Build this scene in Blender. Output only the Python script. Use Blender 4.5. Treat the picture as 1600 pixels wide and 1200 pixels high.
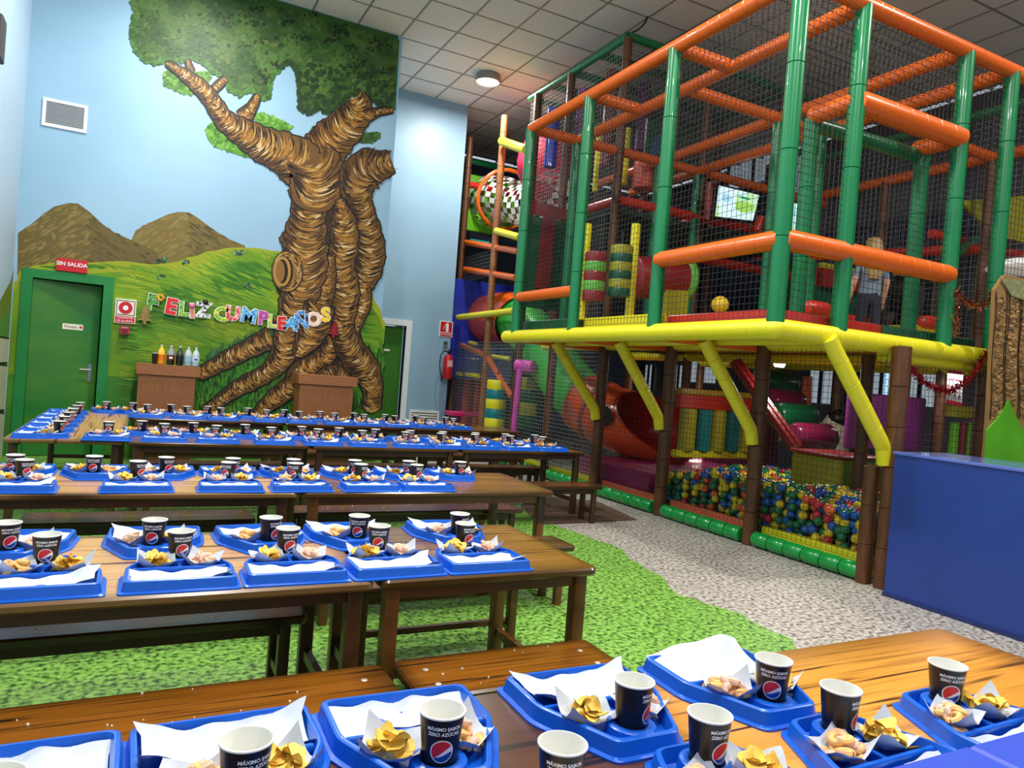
import bpy, math, random
from mathutils import Vector, Matrix
PI = math.pi
for o in list(bpy.data.objects): bpy.data.objects.remove(o)
sc = bpy.context.scene
COL = sc.collection
RND = random.Random(11)

# ------------------------------------------------------------------ camera (calibrated from two vanishing points, 1600x1200 frame)
EYE = 1.4
_vx, _vy = Vector((3000-800, 758-600)), Vector((222-800, 544-600))
FPX = math.sqrt(-_vx.dot(_vy))
_dy = Vector((_vy.x, _vy.y, FPX)).normalized()
_dx = Vector((_vx.x, _vx.y, FPX)).normalized()
_dz = _dx.cross(_dy)
AX = (_dx, _dy, _dz)
def ray(px, py):
    d = Vector((px-800, py-600, FPX)); return Vector((a.dot(d) for a in AX))
def pX(px, py, X):
    d = ray(px, py); t = X/d.x; return Vector((X, d.y*t, d.z*t+EYE))
def pY(px, py, Y):
    d = ray(px, py); t = Y/d.y; return Vector((d.x*t, Y, d.z*t+EYE))
def pZ(px, py, Z):
    d = ray(px, py); t = (Z-EYE)/d.z; return Vector((d.x*t, d.y*t, Z))
def proj(p):
    q = Vector((p[0], p[1], p[2]-EYE)); c = [sum(AX[i][k]*q[i] for i in range(3)) for k in range(3)]
    return (800+FPX*c[0]/c[2], 600+FPX*c[1]/c[2], c[2])
def x_at(px, Y, Z):
    a, b = -6.0, 20.0
    for _ in range(50):
        m = (a+b)/2
        q = proj((m, Y, Z))
        if q[2] < 0.05 or q[0] < px: a = m
        else: b = m
    return (a+b)/2
cam = bpy.data.cameras.new('camera'); cam.sensor_fit = 'HORIZONTAL'; cam.sensor_width = 36; cam.lens = FPX/1600*36; cam.clip_start = 0.05
co = bpy.data.objects.new('camera', cam); COL.objects.link(co)
_cols = [[AX[i][k] for i in range(3)] for k in range(3)]
co.matrix_world = Matrix(((_cols[0][0], -_cols[1][0], -_cols[2][0], 0), (_cols[0][1], -_cols[1][1], -_cols[2][1], 0), (_cols[0][2], -_cols[1][2], -_cols[2][2], EYE), (0, 0, 0, 1)))
sc.camera = co

# ------------------------------------------------------------------ world, ceiling lamps, exposure
w = bpy.data.worlds.new('hall_ambient'); sc.world = w; w.use_nodes = True
w.node_tree.nodes['Background'].inputs[0].default_value = (0.80, 0.88, 1.0, 1); w.node_tree.nodes['Background'].inputs[1].default_value = 0.62
CEIL = 6.2
LAMPS = [(0.45, 8.6, 150), (0.45, 5.0, 190), (0.9, 1.2, 160), (4.66, 10.75, 130), (3.3, 3.0, 170), (3.0, -1.2, 130), (7.6, 1.5, 170)]
for i, (x, y, e) in enumerate(LAMPS):
    l = bpy.data.lights.new('ceiling_lamp_light', 'AREA'); l.shape = 'DISK'; l.size = 0.3; l.energy = e
    l.color = (1.0, 0.95, 0.87) if x > 3 else (1.0, 0.985, 0.95)
    lo = bpy.data.objects.new('ceiling_lamp_light', l); COL.objects.link(lo); lo.location = (x, y, CEIL-0.135)
for (x, y, z, e) in ((6.4, 5.6, 1.78, 15), (7.2, 8.3, 1.78, 20), (7.6, 4.6, 1.78, 11)):      # tube lamps under the play deck
    l = bpy.data.lights.new('under_deck_light', 'AREA'); l.shape = 'RECTANGLE'; l.size = 0.5; l.size_y = 0.08; l.energy = e; l.color = (1, 0.97, 0.88)
    lo = bpy.data.objects.new('under_deck_light', l); COL.objects.link(lo); lo.location = (x, y, z)
vs = sc.view_settings; vs.view_transform = 'Standard'; vs.look = 'None'; vs.exposure = 0.0; vs.gamma = 1; vs.use_curve_mapping = False

# ------------------------------------------------------------------ helpers
def lin(c): return tuple(((v/255)/12.92 if v/255 <= 0.04045 else ((v/255+0.055)/1.055)**2.4) for v in c)
_M = {}
def mat(name, rgb, rough=0.5, metal=0.0, rgb2=None, scale=8.0, stretch=None, emit=0.0, coat=0.0, bump=0.0, contrast=(0.35, 0.65), alpha=None, trans=0.0, attr=False, spec=0.5):
    if name in _M: return _M[name]
    m = bpy.data.materials.new(name); m.use_nodes = True; nt = m.node_tree; b = nt.nodes['Principled BSDF']
    b.inputs['Base Color'].default_value = (*lin(rgb), 1); b.inputs['Roughness'].default_value = rough; b.inputs['Metallic'].default_value = metal
    b.inputs['Coat Weight'].default_value = coat; b.inputs['Specular IOR Level'].default_value = spec
    if trans: b.inputs['Transmission Weight'].default_value = trans; b.inputs['IOR'].default_value = 1.3
    if attr:
        a = nt.nodes.new('ShaderNodeVertexColor'); a.layer_name = 'paint'; nt.links.new(a.outputs[0], b.inputs['Base Color'])
    if rgb2 is not None or bump:
        tc = nt.nodes.new('ShaderNodeTexCoord'); mp = nt.nodes.new('ShaderNodeMapping'); no = nt.nodes.new('ShaderNodeTexNoise')
        nt.links.new(tc.outputs['Object'], mp.inputs[0]); nt.links.new(mp.outputs[0], no.inputs['Vector'])
        if stretch: mp.inputs['Scale'].default_value = stretch
        no.inputs['Scale'].default_value = scale; no.inputs['Detail'].default_value = 4
        if rgb2 is not None:
            r = nt.nodes.new('ShaderNodeValToRGB'); r.color_ramp.elements[0].position = contrast[0]; r.color_ramp.elements[1].position = contrast[1]
            r.color_ramp.elements[0].color = (*lin(rgb), 1); r.color_ramp.elements[1].color = (*lin(rgb2), 1)
            nt.links.new(no.outputs[0], r.inputs[0]); nt.links.new(r.outputs[0], b.inputs['Base Color'])
        if bump:
            bp = nt.nodes.new('ShaderNodeBump'); bp.inputs['Strength'].default_value = bump; bp.inputs['Distance'].default_value = 0.01
            nt.links.new(no.outputs[0], bp.inputs['Height']); nt.links.new(bp.outputs[0], b.inputs['Normal'])
    if emit:
        b.inputs['Emission Color'].default_value = (*lin(rgb), 1); b.inputs['Emission Strength'].default_value = emit
    if alpha is not None: b.inputs['Alpha'].default_value = alpha
    _M[name] = m
    return m
def wood(name, base, light, dark, edge=0.0, gscale=1.0, rough=0.28):
    """stained plank: broad tone, long dark grain lines along local X, darker airbrushed rim"""
    if name in _M: return _M[name]
    m = bpy.data.materials.new(name); m.use_nodes = True; nt = m.node_tree; N = nt.nodes; L = nt.links; b = N['Principled BSDF']
    tc = N.new('ShaderNodeTexCoord'); oi = N.new('ShaderNodeObjectInfo'); rs_ = N.new('ShaderNodeMath'); rs_.operation = 'MULTIPLY'; rs_.inputs[1].default_value = 7.0; L.new(oi.outputs['Random'], rs_.inputs[0]); ad_ = N.new('ShaderNodeVectorMath'); ad_.operation = 'ADD'; L.new(tc.outputs['Object'], ad_.inputs[0]); L.new(rs_.outputs[0], ad_.inputs[1])
    def noise(sc3, scale, detail, pos=None, dist=0.0):
        mp = N.new('ShaderNodeMapping'); mp.inputs['Scale'].default_value = sc3; L.new(ad_.outputs[0], mp.inputs[0])
        n = N.new('ShaderNodeTexNoise'); n.inputs['Scale'].default_value = scale; n.inputs['Detail'].default_value = detail; n.inputs['Distortion'].default_value = dist
        L.new(mp.outputs[0], n.inputs['Vector']); return n
    def ramp(src, p0, p1, c0, c1):
        r = N.new('ShaderNodeValToRGB'); e = r.color_ramp.elements; e[0].position = p0; e[1].position = p1; e[0].color = (*c0, 1); e[1].color = (*c1, 1); L.new(src, r.inputs[0]); return r
    def mix(fac, a, bb):
        x = N.new('ShaderNodeMix'); x.data_type = 'RGBA'; L.new(fac, x.inputs[0]); L.new(a, x.inputs[6]); L.new(bb, x.inputs[7]); return x.outputs[2]
    broad = ramp(noise((0.6, 3, 1.5), 2.2*gscale, 3).outputs[0], 0.35, 0.7, lin(base), lin(light))
    g1 = ramp(noise((0.9, 24, 3), 1.5*gscale, 2, dist=0.25).outputs[0], 0.33, 0.39, (1, 1, 1), (0, 0, 0))
    g2 = ramp(noise((1.6, 60, 4), 1.3*gscale, 2).outputs[0], 0.30, 0.46, (0.5, 0.5, 0.5), (0, 0, 0))
    dk = N.new('ShaderNodeRGB'); dk.outputs[0].default_value = (*lin(dark), 1)
    c = mix(g1.outputs[0], broad.outputs[0], dk.outputs[0]); c = mix(g2.outputs[0], c, dk.outputs[0])
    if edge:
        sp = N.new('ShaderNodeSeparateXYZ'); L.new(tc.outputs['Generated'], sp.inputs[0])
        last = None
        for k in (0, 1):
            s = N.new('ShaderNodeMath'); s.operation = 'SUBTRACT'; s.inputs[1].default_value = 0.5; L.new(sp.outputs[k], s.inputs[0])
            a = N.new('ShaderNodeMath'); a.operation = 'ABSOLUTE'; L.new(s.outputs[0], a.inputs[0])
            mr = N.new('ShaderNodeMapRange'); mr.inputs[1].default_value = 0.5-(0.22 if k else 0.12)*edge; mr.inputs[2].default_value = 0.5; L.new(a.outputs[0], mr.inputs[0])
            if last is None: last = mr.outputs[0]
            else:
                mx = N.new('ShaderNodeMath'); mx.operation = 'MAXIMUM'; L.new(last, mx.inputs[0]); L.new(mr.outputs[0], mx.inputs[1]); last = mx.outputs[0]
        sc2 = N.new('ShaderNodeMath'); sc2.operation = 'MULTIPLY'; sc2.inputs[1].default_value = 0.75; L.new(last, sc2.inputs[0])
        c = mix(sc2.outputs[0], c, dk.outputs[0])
    L.new(c, b.inputs['Base Color']); b.inputs['Roughness'].default_value = rough; b.inputs['Coat Weight'].default_value = 0.15; b.inputs['Coat Roughness'].default_value = 0.2
    _M[name] = m
    return m

class MB:
    def __init__(s): s.v = []; s.f = []; s.c = []; s.mi = []; s.cur = 0; s.col = None
    def add(s, vs, fs):
        o = len(s.v); s.v += [tuple(p) for p in vs]
        for f in fs: s.f.append(tuple(i+o for i in f)); s.c.append(s.col); s.mi.append(s.cur)
        return s
    def box(s, x0, x1, y0, y1, z0, z1, M=None):
        P = [Vector(p) for p in ((x0,y0,z0),(x1,y0,z0),(x1,y1,z0),(x0,y1,z0),(x0,y0,z1),(x1,y0,z1),(x1,y1,z1),(x0,y1,z1))]
        if M: P = [M @ p for p in P]
        return s.add(P, [(0,3,2,1),(4,5,6,7),(0,1,5,4),(1,2,6,5),(2,3,7,6),(3,0,4,7)])
    def rings(s, rs, closed=True, cap0=True, cap1=True):
        n = len(rs[0]); V = [p for r in rs for p in r]; F = []
        m = n if closed else n-1
        for i in range(len(rs)-1):
            for j in range(m): F.append((i*n+j, i*n+(j+1) % n, (i+1)*n+(j+1) % n, (i+1)*n+j))
        if cap0: F.append(tuple(range(n-1, -1, -1)))
        if cap1: F.append(tuple(range((len(rs)-1)*n, len(rs)*n)))
        return s.add(V, F)
    def slab(s, x0, x1, y0, y1, z0, z1, rc=0.03, b=0.006, n=4, M=None):
        def outline(ins, z):
            r = max(rc-ins, 0.001); P = []
            for cx, cy, a0 in ((x1-rc, y1-rc, 0), (x0+rc, y1-rc, PI/2), (x0+rc, y0+rc, PI), (x1-rc, y0+rc, 1.5*PI)):
                for k in range(n+1): a = a0+k*PI/2/n; P.append(Vector((cx+r*math.cos(a), cy+r*math.sin(a), z)))
            return [M @ p for p in P] if M else P
        return s.rings([outline(b, z0), outline(0, z0+b), outline(0, z1-b), outline(b, z1)])
    def frame(s, d):
        d = d.normalized(); u = d.cross(Vector((0, 0, 1)))
        if u.length < 1e-4: u = Vector((1, 0, 0))
        u.normalize(); return u, u.cross(d).normalized()
    def ring(s, c, u, v, r, n, a0=0.0, a1=None):
        if a1 is None: return [c+u*(r*math.cos(2*PI*k/n))+v*(r*math.sin(2*PI*k/n)) for k in range(n)]
        return [c+u*(r*math.cos(a0+(a1-a0)*k/(n-1)))+v*(r*math.sin(a0+(a1-a0)*k/(n-1))) for k in range(n)]
    def tube(s, pts, r, n=8, cap=True):
        pts = [Vector(p) for p in pts]; rs = []; u = None
        for i, p in enumerate(pts):
            d = (pts[min(i+1, len(pts)-1)]-pts[max(i-1, 0)]).normalized()
            if u is None: u, v = s.frame(d)
            else: u = (u-d*u.dot(d)).normalized(); v = u.cross(d)
            rr = r[i] if isinstance(r, (list, tuple)) else r
            rs.append(s.ring(p, u, v, rr, n))
        return s.rings(rs, True, cap, cap)
    def pad(s, a, b, r, seg=0.15, n=12, g=0.90, end=True):
        """foam sleeve on a pipe: short sections with recessed joints"""
        a = Vector(a); b = Vector(b); d = b-a; Ln = d.length; d.normalize(); u, v = s.frame(d); k = max(1, round(Ln/seg)); rs = []; e = min(0.0048, Ln/k*0.2)
        for i in range(k):
            t0, t1 = Ln*i/k, Ln*(i+1)/k
            for t, q in ((t0, g if (i or end) else 1), (t0+e, 1), (t1-e, 1)): rs.append(s.ring(a+d*t, u, v, r*q, n))
        rs.append(s.ring(b, u, v, r*g, n)); return s.rings(rs)
    def lathe(s, prof, n=16, M=None, cap0=True, cap1=True):
        rs = [[Vector((r*math.cos(2*PI*k/n), r*math.sin(2*PI*k/n), z)) for k in range(n)] for r, z in prof]
        if M: rs = [[M @ p for p in q] for q in rs]
        return s.rings(rs, True, cap0, cap1)
    def ball(s, c, r, n=10, m=6, sq=1.0):
        return s.lathe([(max(r*math.sin(PI*i/m), r*0.02), -r*sq*math.cos(PI*i/m)) for i in range(m+1)], n, Matrix.Translation(Vector(c)))
    def prism(s, poly, z0, z1, M=None):
        a = [Vector((x, y, z0)) for x, y in poly]; b = [Vector((x, y, z1)) for x, y in poly]
        if M: a = [M @ p for p in a]; b = [M @ p for p in b]
        return s.rings([a, b])
    def mesh(s, name, mats, smooth=True):
        me = bpy.data.meshes.new(name); me.from_pydata(s.v, [], s.f)
        for m in (mats if isinstance(mats, (list, tuple)) else [mats]): me.materials.append(m)
        me.polygons.foreach_set('material_index', s.mi)
        if any(c is not None for c in s.c):
            at = me.color_attributes.new('paint', 'FLOAT_COLOR', 'CORNER'); buf = []
            for f, c in zip(s.f, s.c): buf += list((*(c or (1, 1, 1)), 1.0))*len(f)
            at.data.foreach_set('color', buf)
        me.update()
        if smooth:
            me.polygons.foreach_set('use_smooth', [True]*len(me.polygons)); me.set_sharp_from_angle(angle=math.radians(38))
        return me
    def build(s, name, mats, parent=None, smooth=True): return link(name, s.mesh(name, mats, smooth), parent)
def link(name, me, parent=None):
    o = bpy.data.objects.new(name, me); COL.objects.link(o)
    if parent is not None: o.parent = parent
    return o
def tag(o, label, cat, group=None, kind=None):
    if label: o['label'] = label
    if cat: o['category'] = cat
    if group: o['group'] = group
    if kind: o['kind'] = kind
    return o
def empty(name, loc=(0, 0, 0), rz=0.0):
    o = bpy.data.objects.new(name, None); COL.objects.link(o); o.location = loc; o.rotation_euler = (0, 0, rz); o.empty_display_size = 0.05; return o
def struct(o): o['kind'] = 'structure'; return o
_T = {}
def text_mesh(s, size, m, extrude=0.0, offset=0.0, space=1.0):
    key = (s, size, m.name, extrude, offset)
    if key in _T: return _T[key]
    cu = bpy.data.curves.new('lettering', 'FONT'); cu.body = s; cu.size = size; cu.align_x = 'CENTER'; cu.align_y = 'CENTER'; cu.extrude = extrude; cu.offset = offset; cu.space_line = 1.12; cu.resolution_u = 3; cu.space_character = space
    o = bpy.data.objects.new('lettering', cu); COL.objects.link(o)
    bpy.context.view_layer.update()
    me = bpy.data.meshes.new_from_object(o.evaluated_get(bpy.context.evaluated_depsgraph_get()))
    bpy.data.objects.remove(o); me.materials.clear(); me.materials.append(m); _T[key] = me
    return me
def text_on_wall(s, size, m, loc, parent=None, extrude=0.0006, offset=0.0, rz=0.0, tilt=0.0):
    o = link('lettering', text_mesh(s, size, m, extrude, offset), parent)
    o.matrix_basis = Matrix.Translation(Vector(loc)) @ Matrix.Rotation(rz, 4, 'Z') @ Matrix.Rotation(tilt, 4, 'Y') @ Matrix.Rotation(PI/2, 4, 'X'); return o
ORD = ['first', 'second', 'third', 'fourth', 'fifth', 'sixth', 'seventh', 'eighth', 'ninth', 'tenth', 'eleventh', 'twelfth', 'thirteenth', 'fourteenth']

# ------------------------------------------------------------------ base materials
WHITE = mat('white_paint', (235, 236, 236), 0.5)
BLUEWALL = mat('pale_blue_wall_paint', (140, 178, 203), 0.42, rgb2=(150, 188, 212), scale=0.7)
BLACK = mat('black_plastic', (14, 14, 15), 0.4)
STEEL = mat('brushed_steel', (170, 172, 175), 0.3, 1.0)
GREEN_PAINT = mat('painted_green_door', (22, 112, 44), 0.35, rgb2=(72, 128, 36), scale=1.6, stretch=(0.6, 1, 1.6))
GREEN_FRAME = mat('green_door_frame', (22, 120, 56), 0.35, rgb2=(30, 132, 62), scale=3)
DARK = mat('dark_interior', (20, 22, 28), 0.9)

# ------------------------------------------------------------------ the room
def speckle(name, c0, c1, c2, scale, rough=0.45):
    m = bpy.data.materials.new(name); m.use_nodes = True; nt = m.node_tree; b = nt.nodes['Principled BSDF']
    tc = nt.nodes.new('ShaderNodeTexCoord'); n = nt.nodes.new('ShaderNodeTexNoise'); n.inputs['Scale'].default_value = scale; n.inputs['Detail'].default_value = 3; nt.links.new(tc.outputs['Object'], n.inputs['Vector'])
    r = nt.nodes.new('ShaderNodeValToRGB'); e = r.color_ramp.elements; e[0].position = 0.36; e[0].color = (*lin(c0), 1); e[1].position = 0.62; e[1].color = (*lin(c2), 1); k = e.new(0.47); k.color = (*lin(c1), 1)
    nt.links.new(n.outputs[0], r.inputs[0]); nt.links.new(r.outputs[0], b.inputs['Base Color']); b.inputs['Roughness'].default_value = rough; return m
GRASS = speckle('grass_pattern_vinyl', (38, 74, 24), (104, 150, 58), (138, 188, 84), 38)
STONE = speckle('pebble_pattern_vinyl', (92, 84, 76), (158, 150, 140), (196, 190, 182), 34)
MATBROWN = speckle('brown_vinyl', (62, 46, 36), (92, 70, 58), (116, 92, 78), 40)
X0, X1, Y0, Y1 = -1.40, 11.0, -4.0, 15.0
YB, YC, XE = 10.3, 12.2, 3.07
struct(MB().box(X0-0.2, X1+0.2, Y0, Y1+0.2, -0.2, 0).build('floor', STONE))
bd = [(3.3, 12.4), (3.75, 10.6), (3.62, 9.2), (3.72, 7.9), (3.78, 6.9), (3.66, 5.9), (3.70, 5.5), (3.745, 5.1), (3.60, 4.6), (3.53, 4.25), (3.37, 3.82), (3.42, 3.59), (3.5, 3.4), (3.44, 3.11), (3.46, 2.99), (3.37, 2.79), (3.25, 2.3), (3.1, 1.6), (3.2, 0.6), (3.0, -4.0)]
ws = []
for (ax, ay), (bx, by) in zip(bd, bd[1:]):
    for k in range(6):
        t = k/6; tt = t*t*(3-2*t); ws.append((ax+(bx-ax)*tt+0.012*math.sin(ay*21+k), ay+(by-ay)*t))
ws.append(bd[-1])
g = MB()
g.add([(X0, y, 0.004) for x, y in ws]+[(x, y, 0.004) for x, y in ws], [(i, i+1, len(ws)+i+1, len(ws)+i) for i in range(len(ws)-1)])
struct(g.build('floor_grass_inlay', GRASS, smooth=False)); bpy.data.objects['floor_grass_inlay'].name = 'floor_grass'
g = MB(); g.add([(4.73, 6.1, 0.006), (4.9, 7.1, 0.006), (4.3, 7.6, 0.006), (3.75, 6.9, 0.006), (3.5, 6.0, 0.006)], [(0, 1, 2, 3, 4)])
struct(g.build('floor_brown_patch', MATBROWN, smooth=False))
# back wall with the painted mural, pierced by the left door
DX0, DX1, DZ = pY(44, 430, YB).x, pY(170, 440, YB).x, pY(107, 433, YB).z
g = MB(); g.box(X0, DX0, YB, YB+0.25, 0, CEIL); g.box(DX1, XE, YB, YB+0.25, 0, CEIL); g.box(DX0, DX1, YB, YB+0.25, DZ, CEIL)
wall_back = struct(g.build('wall_back', BLUEWALL, smooth=False))
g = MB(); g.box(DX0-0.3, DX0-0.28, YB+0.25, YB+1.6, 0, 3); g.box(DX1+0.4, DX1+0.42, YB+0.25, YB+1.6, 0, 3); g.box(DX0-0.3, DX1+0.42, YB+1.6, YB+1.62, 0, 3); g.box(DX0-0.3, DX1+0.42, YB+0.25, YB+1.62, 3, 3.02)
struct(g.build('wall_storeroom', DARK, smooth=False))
struct(MB().box(X0-0.2, X0, Y0, YB+0.25, 0, CEIL).build('wall_left', mat('pale_blue_side_wall', (176, 200, 220), 0.5, rgb2=(188, 210, 228), scale=0.5), smooth=False))
BX1 = pY(714, 400, YC).x
g = MB(); D2a, D2b, D2z = pY(596, 510, YC).x-0.42, pY(634, 520, YC).x, pY(620, 508, YC).z
g.box(XE-0.6, D2a, YC, YC+0.2, 0, CEIL); g.box(D2b, BX1, YC, YC+0.2, 0, CEIL); g.box(D2a, D2b, YC, YC+0.2, D2z, CEIL)
wall_far = struct(g.build('wall_far', BLUEWALL, smooth=False))
struct(MB().box(XE-0.02, XE, YB+0.25, YC, 0, CEIL).build('wall_return', BLUEWALL, smooth=False))
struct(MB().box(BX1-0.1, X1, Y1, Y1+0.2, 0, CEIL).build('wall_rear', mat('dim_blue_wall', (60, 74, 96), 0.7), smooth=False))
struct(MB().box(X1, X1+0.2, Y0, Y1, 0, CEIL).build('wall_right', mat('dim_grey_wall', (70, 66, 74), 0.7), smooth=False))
struct(MB().box(BX1-0.02, BX1, YC+0.2, Y1, 0, CEIL).build('wall_corner', BLUEWALL, smooth=False))
# ceiling: backing, T-bars and one tile each
ceiling = struct(MB().box(X0, X1, Y0, Y1, CEIL+0.05, CEIL+0.15).build('ceiling', mat('ceiling_void', (90, 88, 84), 0.9), smooth=False))
TILE = mat('mineral_fibre_tile', (240, 236, 226), 0.85, rgb2=(222, 217, 206), scale=120, contrast=(0.4, 0.6), bump=0.25)
BAR = mat('ceiling_grid_bar', (150, 145, 135), 0.5)
P0 = 0.633; tx0, ty0 = 3.05-8*P0, 7.80-19*P0
g = MB()
i = 0
while tx0+i*P0 < X1:
    x = tx0+i*P0; i += 1
    if x > X0: g.box(x-0.011, x+0.011, Y0, Y1, CEIL-0.002, CEIL+0.05)
i = 0
while ty0+i*P0 < Y1:
    y = ty0+i*P0; i += 1
    if y > Y0: g.box(X0, X1, y-0.011, y+0.011, CEIL-0.003, CEIL+0.05)
g.build('grid_bars', BAR, ceiling, smooth=False)
tm = MB().slab(-P0/2+0.013, P0/2-0.013, -P0/2+0.013, P0/2-0.013, 0.002, 0.03, 0.004, 0.004, 1).mesh('ceiling_tile', TILE, False)
spots = []; rest = MB()
for a in range(22):
    for b in range(32):
        cx, cy = tx0+(a+0.5)*P0, ty0+(b+0.5)*P0
        if cx < X0+0.1 or cx > X1-0.1 or cy > Y1-0.2 or cy < Y0+0.2: continue
        q = proj((cx, cy, CEIL)); vis = q[2] > 0 and -70 < q[0] < 1680 and -70 < q[1] < 330
        if vis: spots.append((q[2], cx, cy))
        else: rest.box(cx-P0/2+0.013, cx+P0/2-0.013, cy-P0/2+0.013, cy+P0/2-0.013, CEIL+0.002, CEIL+0.03)
spots.sort()
for d, cx, cy in spots[:300]:
    o = link('ceiling_tile', tm, ceiling); o.location = (cx, cy, CEIL)
for d, cx, cy in spots[300:]: rest.box(cx-P0/2+0.013, cx+P0/2-0.013, cy-P0/2+0.013, cy+P0/2-0.013, CEIL+0.002, CEIL+0.03)
rest.build('further_ceiling_tiles', TILE, ceiling, smooth=False)['kind'] = 'stuff'
# round ceiling lamps
LAMP_G = mat('lamp_diffuser', (255, 250, 240), 0.4, emit=5.0); ALU = mat('lamp_housing', (150, 152, 155), 0.35, 0.8)
lamp_lab = ['round silver ceiling lamp above the tree mural', 'round silver ceiling lamp over the middle table rows', 'round silver ceiling lamp over the nearest table', 'round silver ceiling lamp in front of the pale blue corner wall', 'round silver ceiling lamp beside the play deck', 'round silver ceiling lamp behind the camera', 'round silver ceiling lamp over the blue counter']
for (x, y, e), lb in zip(LAMPS, lamp_lab):
    t = empty('ceiling_lamp', (x, y, CEIL-0.12)); tag(t, lb, 'lamp', 'round ceiling lamps')
    MB().lathe([(0.19, 0.0), (0.205, 0.01), (0.205, 0.1), (0.19, 0.118), (0.08, 0.12)], 32, None, False, True).build('housing', ALU, t)
    MB().lathe([(0.19, 0.022), (0.19, 0.02)], 32, None, True, True).build('diffuser', LAMP_G, t)
# ------------------------------------------------------------------ the mural: flat paint on the back wall, brush stroke by brush stroke
PAINT = mat('mural_paint', (255, 255, 255), 0.5, attr=True, spec=0.35)
class Mural:
    def __init__(s): s.d = 0.0006
    def pt(s, x, y): return pY(x, y, YB-s.d)
    def step(s, e=1.2e-6): s.d += e
MU = Mural(); MR = random.Random(5)
def jit(c, a):
    k = MR.uniform(-a, a); return lin(tuple(min(255, max(0, v+k)) for v in c))
def smooth_poly(pts, n=5):
    out = []; N = len(pts)
    for i in range(N):
        p0, p1, p2, p3 = pts[i-1], pts[i], pts[(i+1) % N], pts[(i+2) % N]
        for k in range(n):
            t = k/n; t2 = t*t; t3 = t2*t
            out.append(tuple(0.5*(2*p1[j]+(p2[j]-p0[j])*t+(2*p0[j]-5*p1[j]+4*p2[j]-p3[j])*t2+(3*p1[j]-p0[j]-3*p2[j]+p3[j])*t3) for j in (0, 1)))
    return out
def ppoly(mb, pts, col): mb.col = col; mb.add([MU.pt(x, y) for x, y in pts], [tuple(range(len(pts)))]); MU.step(1.5e-5)
def pstroke(mb, pts, w, col):
    n = len(pts); L = []; Rr = []
    for i, (x, y) in enumerate(pts):
        a = pts[max(i-1, 0)]; b = pts[min(i+1, n-1)]; dx, dy = b[0]-a[0], b[1]-a[1]; m = math.hypot(dx, dy) or 1
        ww = w*math.sin(PI*(i+0.35)/(n-0.3)); L.append(MU.pt(x-dy/m*ww, y+dx/m*ww)); Rr.append(MU.pt(x+dy/m*ww, y-dx/m*ww))
    mb.col = col; mb.add(L+Rr, [(i, i+1, n+i+1, n+i) for i in range(n-1)]); MU.step()
def pblob(mb, x, y, r, col, n=7):
    a0 = MR.random()*6; mb.col = col
    mb.add([MU.pt(x+r*MR.uniform(0.7, 1.2)*math.cos(a0+2*PI*k/n), y+r*MR.uniform(0.6, 1.1)*math.sin(a0+2*PI*k/n)) for k in range(n)], [tuple(range(n))]); MU.step()
def inside(p, poly):
    x, y = p; r = False; j = len(poly)-1
    for i in range(len(poly)):
        xi, yi = poly[i]; xj, yj = poly[j]
        if (yi > y) != (yj > y) and x < (xj-xi)*(y-yi)/(yj-yi)+xi: r = not r
        j = i
    return r
# mountains
g = MB()
m2 = [(205, 376), (212, 360), (238, 346), (262, 335), (278, 331), (296, 332), (310, 341), (330, 356), (352, 371), (383, 384), (384, 420), (205, 420)]
m1 = [(27, 430), (28, 364), (48, 351), (66, 336), (84, 323), (108, 317), (122, 318), (140, 331), (160, 350), (180, 364), (212, 378), (245, 393), (250, 425)]
for poly, c in ((m2, (116, 98, 44)), (m1, (104, 88, 40))):
    ppoly(g, poly, lin(c)); xs = [p[0] for p in poly]; ys = [p[1] for p in poly]
    for k in range(420):
        x, y = MR.uniform(min(xs), max(xs)), MR.uniform(min(ys), max(ys))
        if not inside((x, y), poly): continue
        cx = (min(xs)+max(xs))/2; sl = 0.55 if x > cx else -0.55; l = MR.uniform(5, 16)
        q = [(x+l*t, y+sl*l*t) for t in (-0.5, -0.17, 0.17, 0.5)]
        if not all(inside(v, poly) for v in q): continue
        pstroke(g, q, MR.uniform(0.8, 2.6), jit((128, 108, 54) if x < cx else (88, 76, 36), 13))
g.build('mural_mountains', PAINT, wall_back, False)
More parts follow.
